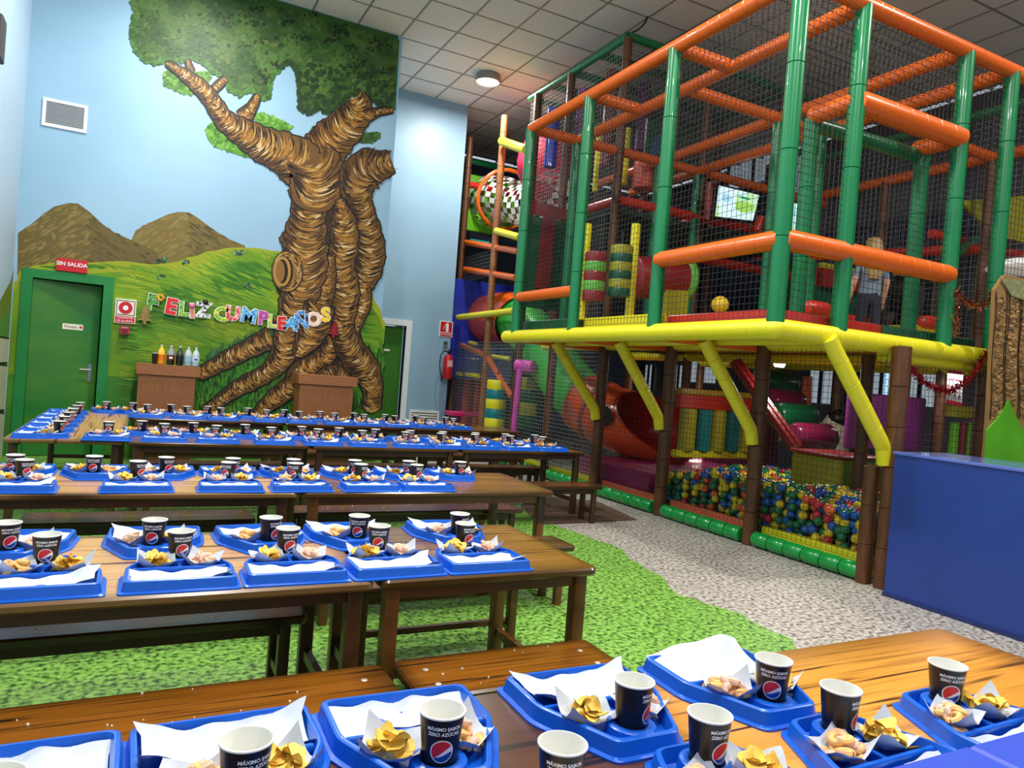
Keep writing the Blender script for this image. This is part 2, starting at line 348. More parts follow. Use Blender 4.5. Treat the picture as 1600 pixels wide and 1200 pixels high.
# green hills down to the floor (clipped at the door opening)
g = MB()
hill = [(27, 440), (28, 424), (60, 414), (95, 409), (140, 410), (190, 408), (240, 413), (270, 410), (300, 401), (330, 392), (360, 387), (395, 387), (432, 392), (470, 402), (540, 430), (575, 452), (592, 478), (601, 505)]
def wz(px, py): return pY(px, py, YB)
def ground(x, y):                                  # px column x down to the floor: interpolate on the wall
    return y
import bisect
hx = [p[0] for p in hill]
def hill_y(x):
    i = min(max(bisect.bisect(hx, x), 1), len(hill)-1); a, b = hill[i-1], hill[i]; t = (x-a[0])/(b[0]-a[0]); t = t*t*(3-2*t) if 0 < t < 1 else max(0, min(1, t)); return a[1]+(b[1]-a[1])*t
dl, dr, dt = 36, 178, 424
NX = 150
for i in range(NX):
    xa, xb = 22+(602-22)*i/NX, 22+(602-22)*(i+1)/NX
    A = pY(xa, 600, YB); B = pY(xb, 600, YB)
    ya, yb = hill_y(xa), hill_y(xb)
    top = [pY(xa, ya, YB-MU.d), pY(xb, yb, YB-MU.d)]
    z1 = min(top[0].z, top[1].z); K = 36
    for k in range(K):
        t0, t1 = k/K, (k+1)/K
        za0, zb0, za1, zb1 = top[0].z*(1-t0), top[1].z*(1-t0), top[0].z*(1-t1), top[1].z*(1-t1)
        xm = (top[0].x+top[1].x)/2; zm = (za0+za1)/2
        if DX0-0.01 < xm < DX1+0.01 and zm < DZ+0.02: continue
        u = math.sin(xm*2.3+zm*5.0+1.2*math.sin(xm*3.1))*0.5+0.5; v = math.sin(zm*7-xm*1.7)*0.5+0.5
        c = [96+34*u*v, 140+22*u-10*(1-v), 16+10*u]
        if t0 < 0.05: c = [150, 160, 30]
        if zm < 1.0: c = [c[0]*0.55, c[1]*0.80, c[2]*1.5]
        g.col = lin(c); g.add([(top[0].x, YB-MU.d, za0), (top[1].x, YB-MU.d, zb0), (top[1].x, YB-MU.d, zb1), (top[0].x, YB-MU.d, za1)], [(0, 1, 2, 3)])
MU.step(1e-4)
def free(x, y): return not (dl-4 < x < dr+3 and y > dt-3)
for k in range(3600):
    x, y = MR.uniform(28, 598), MR.uniform(390, 645)
    if y < hill_y(x)+4: continue
    l = MR.uniform(10, 40); sl = -0.16*math.sin(x*0.012)+0.06+0.18*(0.5-(y-400)/260)
    q = [(x+l*t, y+sl*l*t+2.0*math.sin(t*3)) for t in (-0.5, -0.25, 0, 0.25, 0.5)]
    if not all(free(*v) and v[1] > hill_y(v[0])+2 and 26 < v[0] < 600 for v in q): continue
    n = math.sin(x*0.021+y*0.05)+0.6*math.sin(x*0.05-y*0.033); d = (y-390)/260
    base = (150-50*d, 172-42*d, 28) if n > 0.55 else ((112-50*d, 152-36*d, 22) if n > -0.4 else (58-14*d, 122-24*d, 20))
    pstroke(g, q, MR.uniform(0.5, 2.0), jit(base, 12))
# tall grass round the roots
for k in range(3000):
    x = MR.uniform(305, 600); y = MR.uniform(545, 648)
    if y < 600-(x-305)*0.42: continue
    l = MR.uniform(6, 16); b = MR.uniform(-4, 5)
    pstroke(g, [(x, y), (x+b*0.3, y-l*0.5), (x+b, y-l)], MR.uniform(0.5, 1.3), jit(MR.choice([(24, 78, 22), (44, 112, 26), (70, 140, 34), (20, 56, 18)]), 10))
for k in range(260):
    t = MR.random(); x = 318+t*110; y = 566-t*46+MR.uniform(-4, 10); l = MR.uniform(8, 18)
    pstroke(g, [(x, y), (x+2, y-l*0.5), (x+5, y-l)], 0.9, jit(MR.choice([(24, 78, 30), (60, 110, 60), (40, 96, 34)]), 10))
for x, y in ((258, 406), (249, 407), (290, 409), (252, 432), (387, 446), (370, 395), (376, 394)):
    for k in range(22): pblob(g, x+MR.uniform(-5, 5), y+MR.uniform(-3, 3), MR.uniform(1.2, 2.4), jit(MR.choice([(20, 44, 22), (52, 92, 52), (120, 150, 120)]), 8), 6)
g.build('mural_hills', PAINT, wall_back, False)
# leaf canopy
g = MB()
can = [(202, -30), (204, 5), (211, 22), (206, 42), (206, 62), (214, 80), (226, 94), (245, 99), (262, 96), (282, 94), (300, 90), (318, 99), (335, 112), (352, 124), (358, 140), (374, 148), (392, 140), (408, 154), (420, 152), (424, 122), (436, 106), (452, 96), (462, 108), (466, 134), (470, 172), (484, 176), (498, 168), (508, 176), (520, 172), (535, 160), (548, 148), (575, 152), (592, 164), (608, 168), (618, 172), (626, 60), (627, 57), (440, 0), (440, -30)]
ob = smooth_poly([(256, 116), (268, 110), (300, 112), (326, 112), (328, 126), (312, 142), (296, 148), (272, 140), (258, 134)])
for poly, c, cols in ((ob, (88, 132, 42), [(70, 120, 34), (104, 150, 56), (56, 96, 30)]),
                      (smooth_poly([(322, 200), (336, 190), (352, 196), (372, 214), (392, 226), (398, 242), (380, 244), (352, 234), (328, 222)]), (84, 138, 40), [(70, 130, 30), (110, 160, 60), (50, 96, 24)]),
                      (smooth_poly([(396, 182), (412, 178), (440, 188), (457, 200), (440, 204), (410, 196)]), (84, 138, 40), [(70, 130, 30), (110, 160, 60)]),
                      (smooth_poly([(486, 204), (500, 194), (520, 200), (560, 208), (590, 206), (592, 216), (575, 224), (540, 220), (500, 216)]), (48, 84, 34), [(40, 74, 30), (66, 104, 40)])):
    ppoly(g, poly, lin(c)); xs = [p[0] for p in poly]; ys = [p[1] for p in poly]
    for k in range(300):
        x, y = MR.uniform(min(xs), max(xs)), MR.uniform(min(ys), max(ys))
        if inside((x, y), poly): pblob(g, x, y, MR.uniform(1.5, 4), jit(MR.choice(cols), 9))
def clip_ok(x, y): return pY(x, y, YB).z < CEIL-0.04 and pY(x, y, YB).x < XE-0.03
cp = []
base = [p for p in can]
ppoly(g, [p for p in [(204, 2)]+[q for q in can if q[1] > 2 and q[0] < 620]+[(624, 62), (440, 6), (420, 2)]], lin((52, 92, 36)))
# the part of the canopy above the frame, up to the ceiling
g.col = lin((52, 92, 36)); a = pY(204, 2, YB-MU.d); b = pY(440, 6, YB-MU.d); e = pY(622, 62, YB-MU.d)
g.add([a, b, e, (e.x, e.y, CEIL-0.01), (a.x, a.y, CEIL-0.01)], [(0, 1, 2, 3, 4)]); MU.step(2e-5)
for k in range(9000):
    x, y = MR.uniform(200, 624), MR.uniform(-60, 178)
    if not (inside((x, y), can) or (y < 6 and x > 202)) or not clip_ok(x, y) or not clip_ok(x+5, y-5): continue
    n = math.sin(x*0.045+1)*math.sin(y*0.06+x*0.02)+0.5*math.sin(x*0.11-y*0.07)
    c = (74, 106, 44) if n > 0.35 else ((58, 92, 36) if n > -0.3 else (46, 78, 30))
    if MR.random() < 0.05: c = (32, 60, 22)
    if MR.random() < 0.10: c = (82, 100, 44)
    pblob(g, x, y, MR.uniform(1.2, 5.2), jit(c, 6), 6)
N = len(can)
for i in range(2, N-6):
    (xa, ya), (xb, yb) = can[i], can[i+1]; m = max(2, int(math.hypot(xb-xa, yb-ya)/2.2))
    dk = xa > 430
    for k in range(m):
        t = k/m
        for _ in range(2):
            x, y = xa+(xb-xa)*t+MR.uniform(-2, 2), ya+(yb-ya)*t+MR.uniform(-3, 2)
            if x < 622 and clip_ok(x, y): pblob(g, x, y, MR.uniform(2, 4.5), jit((34, 62, 26) if dk else MR.choice([(50, 92, 32), (72, 116, 44)]), 9))
for k in range(260):
    x, y = MR.uniform(430, 615), MR.uniform(100, 168)
    if inside((x, y), can): pblob(g, x, y, MR.uniform(2, 5), jit((30, 58, 24), 8))
for k in range(42):
    x, y = MR.uniform(340, 610), MR.uniform(10, 130)
    if inside((x, y), can):
        for _ in range(9): pblob(g, x+MR.uniform(-11, 11), y+MR.uniform(-4, 4), MR.uniform(1, 2.6), jit((20, 40, 16), 6))
g.build('mural_leaf_canopy', PAINT, wall_back, False)
# trunk, branches and roots: each limb outlined in black, filled, then ringed with curved bark strokes
g = MB()
def limb(cl, bow=0.55, dens=1.0, tone=1.0, caps=(0, 0), out=2.3):
    pts = []
    for i in range(len(cl)-1):
        p0, p1, p2, p3 = cl[max(i-1, 0)], cl[i], cl[i+1], cl[min(i+2, len(cl)-1)]
        m = max(3, int(math.hypot(p2[0]-p1[0], p2[1]-p1[1])/4))
        for k in range(m):
            t = k/m; pts.append(tuple(0.5*(2*p1[j]+(p2[j]-p0[j])*t+(2*p0[j]-5*p1[j]+4*p2[j]-p3[j])*t*t+(3*p1[j]-p0[j]-3*p2[j]+p3[j])*t**3) for j in range(3)))
    pts.append(cl[-1]); n = len(pts); T = []
    for i in range(n):
        a, b = pts[max(i-1, 0)], pts[min(i+1, n-1)]; d = math.hypot(b[0]-a[0], b[1]-a[1]) or 1; T.append(((b[0]-a[0])/d, (b[1]-a[1])/d))
    lump = [1+0.05*math.sin(i*1.1)+0.03*math.sin(i*2.7) for i in range(n)]
    def side(e, off):
        L = [(p[0]-t[1]*(p[2]*l*e+off), p[1]+t[0]*(p[2]*l*e+off)) for p, t, l in zip(pts, T, lump)]
        Rr = [(p[0]+t[1]*(p[2]*l*e+off), p[1]-t[0]*(p[2]*l*e+off)) for p, t, l in zip(pts, T, lump)]
        return L, Rr
    for off, col in ((out, (14, 10, 8)), (0, (104*tone, 70*tone, 28*tone))):
        L, Rr = side(1, off); g.col = lin(col)
        g.add([MU.pt(*q) for q in L]+[MU.pt(*q) for q in Rr], [(i, i+1, n+i+1, n+i) for i in range(n-1)])
        for (px, py, w), t, sg, on in ((pts[0], T[0], -1, caps[0]), (pts[-1], T[-1], 1, caps[1])):
            if not on: continue
            w += off; F = [(px-t[1]*w*math.cos(a)+sg*t[0]*w*0.55*math.sin(a), py+t[0]*w*math.cos(a)+sg*t[1]*w*0.55*math.sin(a)) for a in [PI*k/8 for k in range(9)]]
            g.add([MU.pt(*q) for q in F], [tuple(range(9))])
        MU.step(2e-5)
    tot = sum(math.hypot(pts[i+1][0]-pts[i][0], pts[i+1][1]-pts[i][1]) for i in range(n-1))
    K = int(tot*6.2*dens)
    for k in range(K):
        i = MR.randrange(n); p, t = pts[i], T[i]; w = p[2]*lump[i]
        u0 = MR.uniform(-0.98, 0.75); u1 = min(0.98, u0+MR.uniform(0.25, 0.95)); fwd = MR.uniform(-2, 2); Q = []
        for q in range(5):
            u = u0+(u1-u0)*q/4; bb = bow*w*((1-u*u)-0.55)+fwd
            Q.append((p[0]-t[1]*w*u+t[0]*bb, p[1]+t[0]*w*u+t[1]*bb))
        um = (u0+u1)/2; r = MR.random()
        if abs(um) > 0.55: c = MR.choice([(38, 22, 8), (20, 12, 6), (66, 40, 15), (92, 58, 22)])
        elif r < 0.30: c = (160, 110, 38)
        elif r < 0.50: c = (192, 150, 80)
        elif r < 0.74: c = (126, 84, 32)
        elif r < 0.94: c = (46, 27, 10)
        else: c = (222, 196, 150)
        pstroke(g, Q, MR.uniform(0.4, 1.5)*(0.6+0.4*min(1, w/20)), jit(tuple(v*tone for v in c), 12))
    for i in range(2, n-1, 2):                     # dark creases
        if MR.random() < 0.55:
            p, t = pts[i], T[i]; w = p[2]*lump[i]; sg = MR.choice([-1, 1]); e = MR.uniform(0.1, 0.6)
            Q = [(p[0]-t[1]*w*u*sg+t[0]*bow*w*(0.45-u*u), p[1]+t[0]*w*u*sg+t[1]*bow*w*(0.45-u*u)) for u in (1.0, 0.8+0.2*(e-1), 0.6*e+0.2, e*0.6)]
            pstroke(g, Q, 1.1, lin((18, 11, 6)))
ppoly(g, [(458, 300), (466, 330), (468, 362), (446, 392), (430, 430), (432, 456), (447, 470), (440, 520), (430, 560), (470, 590), (520, 600), (566, 590), (580, 560), (566, 530), (560, 500), (580, 460), (598, 400), (588, 340), (570, 300), (585, 270), (530, 250), (480, 262)], lin((52, 33, 14)))
for k in range(900):
    x, y = MR.uniform(452, 580), MR.uniform(262, 590)
    if 445 < x < 575: pstroke(g, [(x, y), (x+2, y+MR.uniform(4, 9)), (x+MR.uniform(-3, 3), y+MR.uniform(11, 18))], MR.uniform(0.5, 1.4), jit(MR.choice([(84, 54, 20), (120, 80, 30), (30, 18, 8)]), 10)) if inside((x, y), [(466, 300), (472, 362), (450, 400), (440, 440), (450, 480), (446, 540), (470, 570), (550, 580), (560, 500), (580, 440), (575, 330), (560, 280), (480, 280)]) else None
limb([(555, 152, 15), (562, 168, 19), (545, 192, 27), (516, 222, 33), (492, 258, 36), (487, 290, 36)], 0.5)
limb([(612, 172, 3.5), (590, 175, 6), (572, 182, 9)], 0.3, caps=(1, 0))
limb([(293, 95, 3), (299, 112, 5)], 0.3, caps=(1, 0))
limb([(351, 124, 5), (341, 133, 6), (332, 142, 6)], 0.3, caps=(1, 0))
limb([(402, 150, 4.5), (394, 166, 8), (380, 184, 13)], 0.4, caps=(1, 0))
limb([(262, 99, 4), (282, 112, 7), (308, 132, 11), (326, 150, 12), (338, 168, 13), (352, 188, 15), (382, 208, 21), (415, 227, 27), (448, 240, 32), (470, 256, 38)], 0.55, caps=(1, 1))
limb([(486, 300, 34), (482, 330, 26), (478, 362, 32), (472, 388, 36)], 0.5)
limb([(486, 248, 34), (496, 268, 44), (494, 290, 42), (488, 312, 33)], 0.75, caps=(0, 1))
limb([(612, 252, 17), (596, 258, 22), (574, 264, 31), (560, 282, 30), (556, 306, 21)], 0.6, tone=0.9, caps=(0, 1))
limb([(560, 302, 19), (567, 330, 17), (576, 362, 19), (578, 394, 23), (572, 424, 23), (566, 448, 16)], 0.5, tone=0.9, caps=(0, 1))
limb([(566, 450, 12), (566, 472, 13), (558, 498, 11), (555, 520, 6), (562, 540, 5)], 0.5)
limb([(531, 314, 6), (537, 346, 18), (538, 380, 21), (533, 416, 20), (540, 452, 21), (537, 486, 19), (533, 512, 19)], 0.45, caps=(1, 0))
limb([(508, 400, 14), (510, 440, 14), (500, 478, 16)], 0.5)
limb([(478, 380, 34), (474, 420, 36), (470, 452, 30), (462, 480, 26), (454, 510, 20)], 0.65, caps=(0, 1))
limb([(424, 527, 16), (404, 537, 15), (382, 548, 13), (358, 560, 13), (336, 572, 11), (314, 584, 10)], 0.5, caps=(0, 1))
limb([(446, 500, 20), (448, 528, 19), (440, 558, 18), (418, 582, 13), (392, 596, 13), (366, 610, 11), (344, 626, 9), (322, 642, 8)], 0.5)
limb([(500, 478, 22), (490, 510, 24), (478, 534, 18), (466, 552, 9)], 0.6, caps=(0, 1))
limb([(520, 530, 10), (512, 552, 14), (492, 568, 14), (470, 580, 15), (456, 598, 13), (444, 612, 15), (420, 630, 12), (402, 650, 9)], 0.5)
limb([(533, 512, 17), (542, 536, 20), (556, 558, 22), (572, 580, 22), (582, 606, 15), (580, 640, 14)], 0.55, tone=0.92)
limb([(500, 590, 9), (522, 582, 12), (540, 592, 9)], 0.3, tone=0.8, caps=(1, 1))
# the sawn-off knob
def ell(cx, cy, rx, ry, col, n=26): ppoly(g, [(cx+rx*math.cos(2*PI*k/n), cy+ry*math.sin(2*PI*k/n)) for k in range(n)], lin(col))
for cx, cy, rx, ry, c in ((449, 424, 25, 33, (12, 9, 7)), (449, 424, 23.5, 31.5, (140, 98, 40)), (443, 424, 15, 25, (16, 11, 7)), (441, 424, 13.5, 23.5, (176, 130, 62)), (441, 424, 9, 19, (20, 12, 6)), (438, 424, 7, 17, (140, 96, 40))): ell(cx, cy, rx, ry, c)
for k in range(360):
    a = MR.uniform(0, 6.28); r = MR.uniform(0.62, 0.98); da = MR.uniform(0.2, 0.6)
    Q = [(449+23*r*math.cos(a+da*q/3), 424+31*r*math.sin(a+da*q/3)) for q in range(4)]
    if min(((q[0]-441)/14)**2+((q[1]-424)/24)**2 for q in Q) < 1: continue
    pstroke(g, Q, MR.uniform(0.5, 1.2), jit(MR.choice([(196, 156, 90), (96, 62, 24), (40, 24, 10), (168, 118, 44)]), 12))
g.build('mural_tree', PAINT, wall_back, False)
# left wall: the painted hill edge and the board fence
class LW: pass
def lp(x, y, e): return pX(x, y, X0+e)
g = MB()
def lpoly(pts, e, col): g.col = lin(col); g.add([lp(x, y, e) for x, y in pts], [tuple(range(len(pts)))])
lpoly([(0, 470), (16, 440), (27, 400), (28, 440), (17, 640), (0, 640)], 0.001, (112, 128, 40))
lpoly([(0, 500), (22, 470), (17, 690), (0, 800)], 0.002, (92, 140, 60))
for k, (a, b) in enumerate((((1, 527), (27, 566)), ((1, 570), (25, 640)), ((1, 645), (20, 720)))):
    lpoly([(a[0]-3, a[1]-2), (b[0]+1, a[1]+2), (b[0]-1, b[1]+2), (a[0]-3, b[1]+3)], 0.003+0.002*k, (22, 22, 20))
    lpoly([(a[0]-2, a[1]+1), (b[0]-2, a[1]+5), (b[0]-4, b[1]-1), (a[0]-2, b[1])], 0.004+0.002*k, (206, 200, 176))
lpoly([(0, 720), (18, 680), (16, 740), (0, 800)], 0.01, (142, 104, 60))
g.build('mural_board_fence', PAINT, bpy.data.objects['wall_left'], False)

# ------------------------------------------------------------------ doors, signs, vents on the far walls
RED = mat('sign_red', (200, 16, 34), 0.4); CREAM = mat('sign_cream', (238, 232, 212), 0.5); SIGNW = mat('sign_white', (245, 245, 245), 0.5)
d1 = empty('door_1', (DX0+0.05, YB+0.02, 0), math.radians(13)); struct(d1)
DW = DX1-DX0-0.10
MB().slab(0, DW, 0, 0.04, 0.01, DZ-0.06, 0.004, 0.003, 1).build('leaf', GREEN_PAINT, d1)
h = MB(); h.box(DW-0.1, DW-0.06, -0.012, 0, 0.93, 1.15); h.tube([(DW-0.08, -0.012, 1.08), (DW-0.08, -0.055, 1.08), (DW-0.20, -0.06, 1.08)], 0.010, 8)
h.build('handle', STEEL, d1)
s = MB(); s.slab(0.33, 0.55, -0.006, 0.0, 1.56, 1.63, 0.003, 0.001, 1); s.build('name_plate', CREAM, d1)
text_on_wall('Privado', 0.045, mat('sign_print', (60, 20, 24), 0.6), (0.42, -0.0075, 1.595), d1)
MB().lathe([(0.016, 0), (0.016, 0.001)], 14, Matrix.Translation((0.525, -0.0065, 1.597)) @ Matrix.Rotation(PI/2, 4, 'X')).build('red_dot', RED, d1)
t = MB(); t.box(DX0-0.06, DX0+0.05, YB-0.022, YB+0.2, 0, DZ-0.05); t.box(DX1-0.05, DX1+0.06, YB-0.022, YB+0.2, 0, DZ-0.05); t.box(DX0-0.06, DX1+0.06, YB-0.022, YB+0.2, DZ-0.05, DZ+0.055)
struct(t.build('trim_1', GREEN_FRAME, smooth=False))
def plate(name, corners, Y, th, m, parent):
    """thin board facing the room; corners = pixel TL, BR on the wall plane"""
    a = pY(*corners[0], Y); b = pY(*corners[1], Y); c = (a+b)/2
    o = MB().slab(a.x-c.x, b.x-c.x, b.z-c.z, a.z-c.z, 0, th, 0.006, 0.001, 2, Matrix.Rotation(PI/2, 4, 'X')).build(name, m, parent); o.location = (c.x, Y, c.z)
    return o, c, b.x-a.x, a.z-b.z
sg = empty('no_exit_sign', (0, 0, 0)); o, c, wd, ht = plate('board', ((89.5, 403), (136, 428)), YB, 0.042, RED, sg); tag(sg, 'red SIN SALIDA sign above the left green door', 'sign')
text_on_wall('SIN SALIDA', 0.064, SIGNW, (c.x, YB-0.0465, c.z+0.012), sg, offset=0.0012)
sg = empty('alarm_sign', (0, 0, 0)); o, c, wd, ht = plate('board', ((181, 466), (211, 507)), YB, 0.042, CREAM, sg); tag(sg, 'cream PULSADOR DE ALARMA sign with red ring beside the green door', 'sign')
fr = MB(); hw = wd*0.44; zt, zb = c.z+ht*0.44, c.z-ht*0.16
for a in ((c.x-hw, c.x+hw, zt-0.008, zt), (c.x-hw, c.x+hw, zb, zb+0.008), (c.x-hw, c.x-hw+0.008, zb, zt), (c.x+hw-0.008, c.x+hw, zb, zt)): fr.box(a[0], a[1], YB-0.0445, YB-0.042, a[2], a[3])
fr.build('black_border', BLACK, sg, False)
RX = Matrix.Rotation(PI/2, 4, 'X'); zc = (zt+zb)/2
MB().lathe([(wd*0.33, 0.0), (wd*0.33, 0.003)], 28, Matrix.Translation((c.x, YB-0.0425, zc)) @ RX).build('red_ring', RED, sg); MB().lathe([(wd*0.13, 0.0), (wd*0.13, 0.002)], 20, Matrix.Translation((c.x, YB-0.0457, zc)) @ RX).build('ring_centre', SIGNW, sg)
MB().box(c.x-wd*0.46, c.x+wd*0.46, YB-0.045, YB-0.042, c.z-ht*0.47, c.z-ht*0.2).build('caption_band', RED, sg, False)
text_on_wall('PULSADOR', 0.036, SIGNW, (c.x, YB-0.046, c.z-ht*0.265), sg); text_on_wall('DE ALARMA', 0.034, SIGNW, (c.x, YB-0.046, c.z-ht*0.40), sg)
al = empty('alarm_call_point', (0, 0, 0)); p = pY(195, 516, YB); tag(al, 'small red fire alarm call point under the alarm sign', 'alarm')
MB().box(p.x-0.05, p.x+0.05, YB-0.09, YB, p.z-0.05, p.z+0.05).build('case', mat('alarm_case_red', (172, 44, 64), 0.4), al, False)
MB().box(p.x-0.036, p.x+0.036, YB-0.094, YB-0.09, p.z-0.036, p.z+0.012).build('press_plate', mat('alarm_plate', (120, 20, 40), 0.3), al, False); text_on_wall('ALARMA', 0.018, SIGNW, (p.x, YB-0.095, p.z+0.03), al)
vt = empty('wall_vent', (0, 0, 0)); a, b = pY(68, 152, YB), pY(135, 209, YB); tag(vt, 'white framed grey slatted vent high on the blue wall', 'vent')
f = MB(); fw = 0.035
f.box(a.x, b.x, YB-0.02, YB, a.z-fw, a.z); f.box(a.x, b.x, YB-0.02, YB, b.z, b.z+fw); f.box(a.x, a.x+fw, YB-0.02, YB, b.z+fw, a.z-fw); f.box(b.x-fw, b.x, YB-0.02, YB, b.z+fw, a.z-fw); f.build('frame', WHITE, vt, False)
MB().box(a.x+fw, b.x-fw, YB-0.004, YB, b.z+fw, a.z-fw).build('backing', mat('vent_shadow', (70, 74, 80), 0.8), vt, False)
sl = MB().box(a.x+fw, b.x-fw, -0.012, 0.002, -0.004, 0.006, Matrix.Rotation(0.5, 4, 'X')).mesh('slat', mat('vent_slat', (176, 180, 184), 0.5), False); k = int((a.z-b.z-2*fw)/0.0185)
for i in range(k): o = link('slat', sl, vt); o.location = (0, YB-0.004, b.z+fw+0.008+i*0.0185)
# blue corner wall: door, white trim, grille, extinguisher
d2 = struct(MB().slab(D2a+0.04, D2b-0.02, YC+0.1, YC+0.14, 0.01, D2z-0.02, 0.004, 0.003, 1).build('door_2', mat('green_door_plain', (46, 112, 22), 0.4, rgb2=(58, 124, 26), scale=1.0)))
p = pY(607, 547, YC); MB().box(p.x-0.05, p.x+0.05, YC+0.09, YC+0.1, p.z-0.018, p.z+0.018).build('name_plate', CREAM, d2, False)
t = MB(); t.box(D2b, D2b+0.10, YC-0.03, YC+0.1, 0, D2z); t.box(D2a-0.1, D2b+0.10, YC-0.03, YC+0.1, D2z, D2z+0.1); t.box(D2a-0.1, D2a, YC-0.03, YC+0.1, 0, D2z)
struct(t.build('trim_2', mat('white_door_trim', (226, 232, 236), 0.45), smooth=False))
gr = empty('floor_grille', (0, 0, 0)); a, b = pY(640, 640, YC), pY(684, 668, YC); tag(gr, 'white slatted air grille low on the pale blue corner wall', 'grille')
f = MB(); f.box(a.x, b.x, YC-0.015, YC, a.z-0.04, a.z); f.box(a.x, a.x+0.03, YC-0.015, YC, 0.2, a.z-0.04); f.box(b.x-0.03, b.x, YC-0.015, YC, 0.2, a.z-0.04); f.build('frame', WHITE, gr, False)
MB().box(a.x+0.03, b.x-0.03, YC-0.003, YC, 0.2, a.z-0.04).build('backing', mat('grille_shadow', (120, 118, 112), 0.8), gr, False)
sl = MB().box(a.x+0.03, b.x-0.03, -0.014, 0.0, -0.01, 0.012, Matrix.Rotation(0.5, 4, 'X')).mesh('slat', WHITE, False)
for i in range(9): o = link('slat', sl, gr); o.location = (0, YC-0.003, a.z-0.075-i*0.045)
sg = empty('extinguisher_sign', (0, 0, 0)); o, c, wd, ht = plate('board', ((687.5, 501), (706, 527.5)), YC, 0.01, SIGNW, sg); tag(sg, 'red and white fire extinguisher sign on the blue corner wall', 'sign')
MB().box(c.x-wd*0.44, c.x+wd*0.44, YC-0.012, YC-0.01, c.z-ht*0.2, c.z+ht*0.46).build('red_field', RED, sg, False); MB().box(c.x-wd*0.44, c.x+wd*0.44, YC-0.012, YC-0.01, c.z-ht*0.47, c.z-ht*0.25).build('caption_band', RED, sg, False)
e = MB(); e.box(c.x-0.005, c.x+0.045, YC-0.0135, YC-0.012, c.z-0.045, c.z+0.09); e.box(c.x+0.008, c.x+0.032, YC-0.0135, YC-0.012, c.z+0.09, c.z+0.115)
for k in range(7): e.box(c.x-0.012-0.04*math.sin(k/6*PI/2), c.x-0.004-0.04*math.sin(k/6*PI/2), YC-0.0135, YC-0.012, c.z+0.085-k*0.017, c.z+0.105-k*0.017)
e.build('extinguisher_symbol', SIGNW, sg, False); text_on_wall('EXTINTOR', 0.04, SIGNW, (c.x, YC-0.0135, c.z-ht*0.36), sg)
p = pY(695.5, 538, YC); bx = empty('wall_switch_box', (0, 0, 0)); tag(bx, 'small grey switch box under the extinguisher sign', 'switch')
MB().box(p.x-0.04, p.x+0.04, YC-0.03, YC, p.z-0.055, p.z+0.055).build('case', mat('switch_grey', (120, 124, 126), 0.4), bx, False); MB().box(p.x-0.026, p.x+0.026, YC-0.034, YC-0.03, p.z-0.002, p.z+0.045).build('key_plate', mat('switch_dark', (60, 64, 66), 0.4), bx, False)
p = pY(694, 592, YC); ex = empty('fire_extinguisher', (p.x, YC-0.13, p.z)); tag(ex, 'red fire extinguisher with black hose hanging on the blue corner wall', 'extinguisher')
MB().lathe([(0.045, 0), (0.085, 0.01), (0.09, 0.03), (0.09, 0.36), (0.075, 0.41), (0.03, 0.44), (0.03, 0.45)], 20).build('cylinder', mat('extinguisher_red', (196, 26, 34), 0.3, coat=0.3), ex)
e = MB(); e.lathe([(0.028, 0.45), (0.03, 0.50), (0.012, 0.52)], 12); e.box(-0.02, 0.09, -0.012, 0.012, 0.50, 0.515); e.box(-0.02, 0.07, -0.012, 0.012, 0.53, 0.54); e.build('valve', BLACK, ex)
e = MB(); e.tube([(-0.02, 0, 0.49), (-0.10, -0.01, 0.50), (-0.16, -0.02, 0.42), (-0.165, -0.02, 0.25), (-0.14, -0.02, 0.10), (-0.11, -0.02, 0.03), (-0.105, -0.02, -0.03)], [0.01]*5+[0.016, 0.02], 8); e.build('hose', BLACK, ex)
e = MB(); e.box(-0.05, 0.05, -0.0925, -0.0895, 0.22, 0.34); e.build('data_label', mat('extinguisher_label', (224, 120, 120), 0.5, rgb2=(240, 200, 196), scale=60), ex, False)
e = MB(); e.box(-0.03, 0.03, 0.08, 0.13, 0.36, 0.42); e.build('wall_bracket', BLACK, ex, False)

# ------------------------------------------------------------------ podiums, bottles, birthday banner
OAK = mat('brown_laminate', (150, 96, 52), 0.45, rgb2=(132, 80, 42), scale=6, stretch=(14, 14, 0.8)); OAKT = mat('brown_laminate_top', (158, 100, 58), 0.42, rgb2=(142, 88, 48), scale=6, stretch=(0.8, 14, 14))
def podium(pxl, pxr, pytop, label, shelf):
    Yf = 9.78; a = pY(pxl, pytop, Yf); b = pY(pxr, pytop+5, Yf); W = b.x-a.x; Z = a.z
    t = empty('podium', ((a.x+b.x)/2, Yf+0.22, 0)); tag(t, label, 'podium', 'brown podiums by the mural')
    MB().box(-W/2+0.03, W/2-0.05, -0.19, -0.17, 0, Z-0.13).build('front_panel', OAK, t, False)
    for sx in (-W/2+0.03, W/2-0.07): MB().box(sx, sx+0.02, -0.17, 0.2, 0, Z-0.13).build('side_panel', OAK, t, False)
    MB().slab(-W/2, W/2, -0.22, 0.22, Z-0.13, Z, 0.006, 0.003, 1).build('top_box', OAKT, t)
    for z in (0.4, 0.75): MB().box(-W/2+0.05, W/2-0.07, -0.16, 0.19, z, z+0.02).build('shelf', OAK, t, False)
    return t, Z, a.x, b.x
pd, PZ, pa, pb = podium(213, 314, 567, 'brown wooden podium with drink bottles on top', False)
podium(467, 560, 584, 'brown wooden podium standing in front of the painted tree roots', True)
CAPM = mat('bottle_cap', (220, 220, 224), 0.4); CLEAR = mat('clear_bottle_plastic', (200, 214, 220), 0.12, trans=0.6)
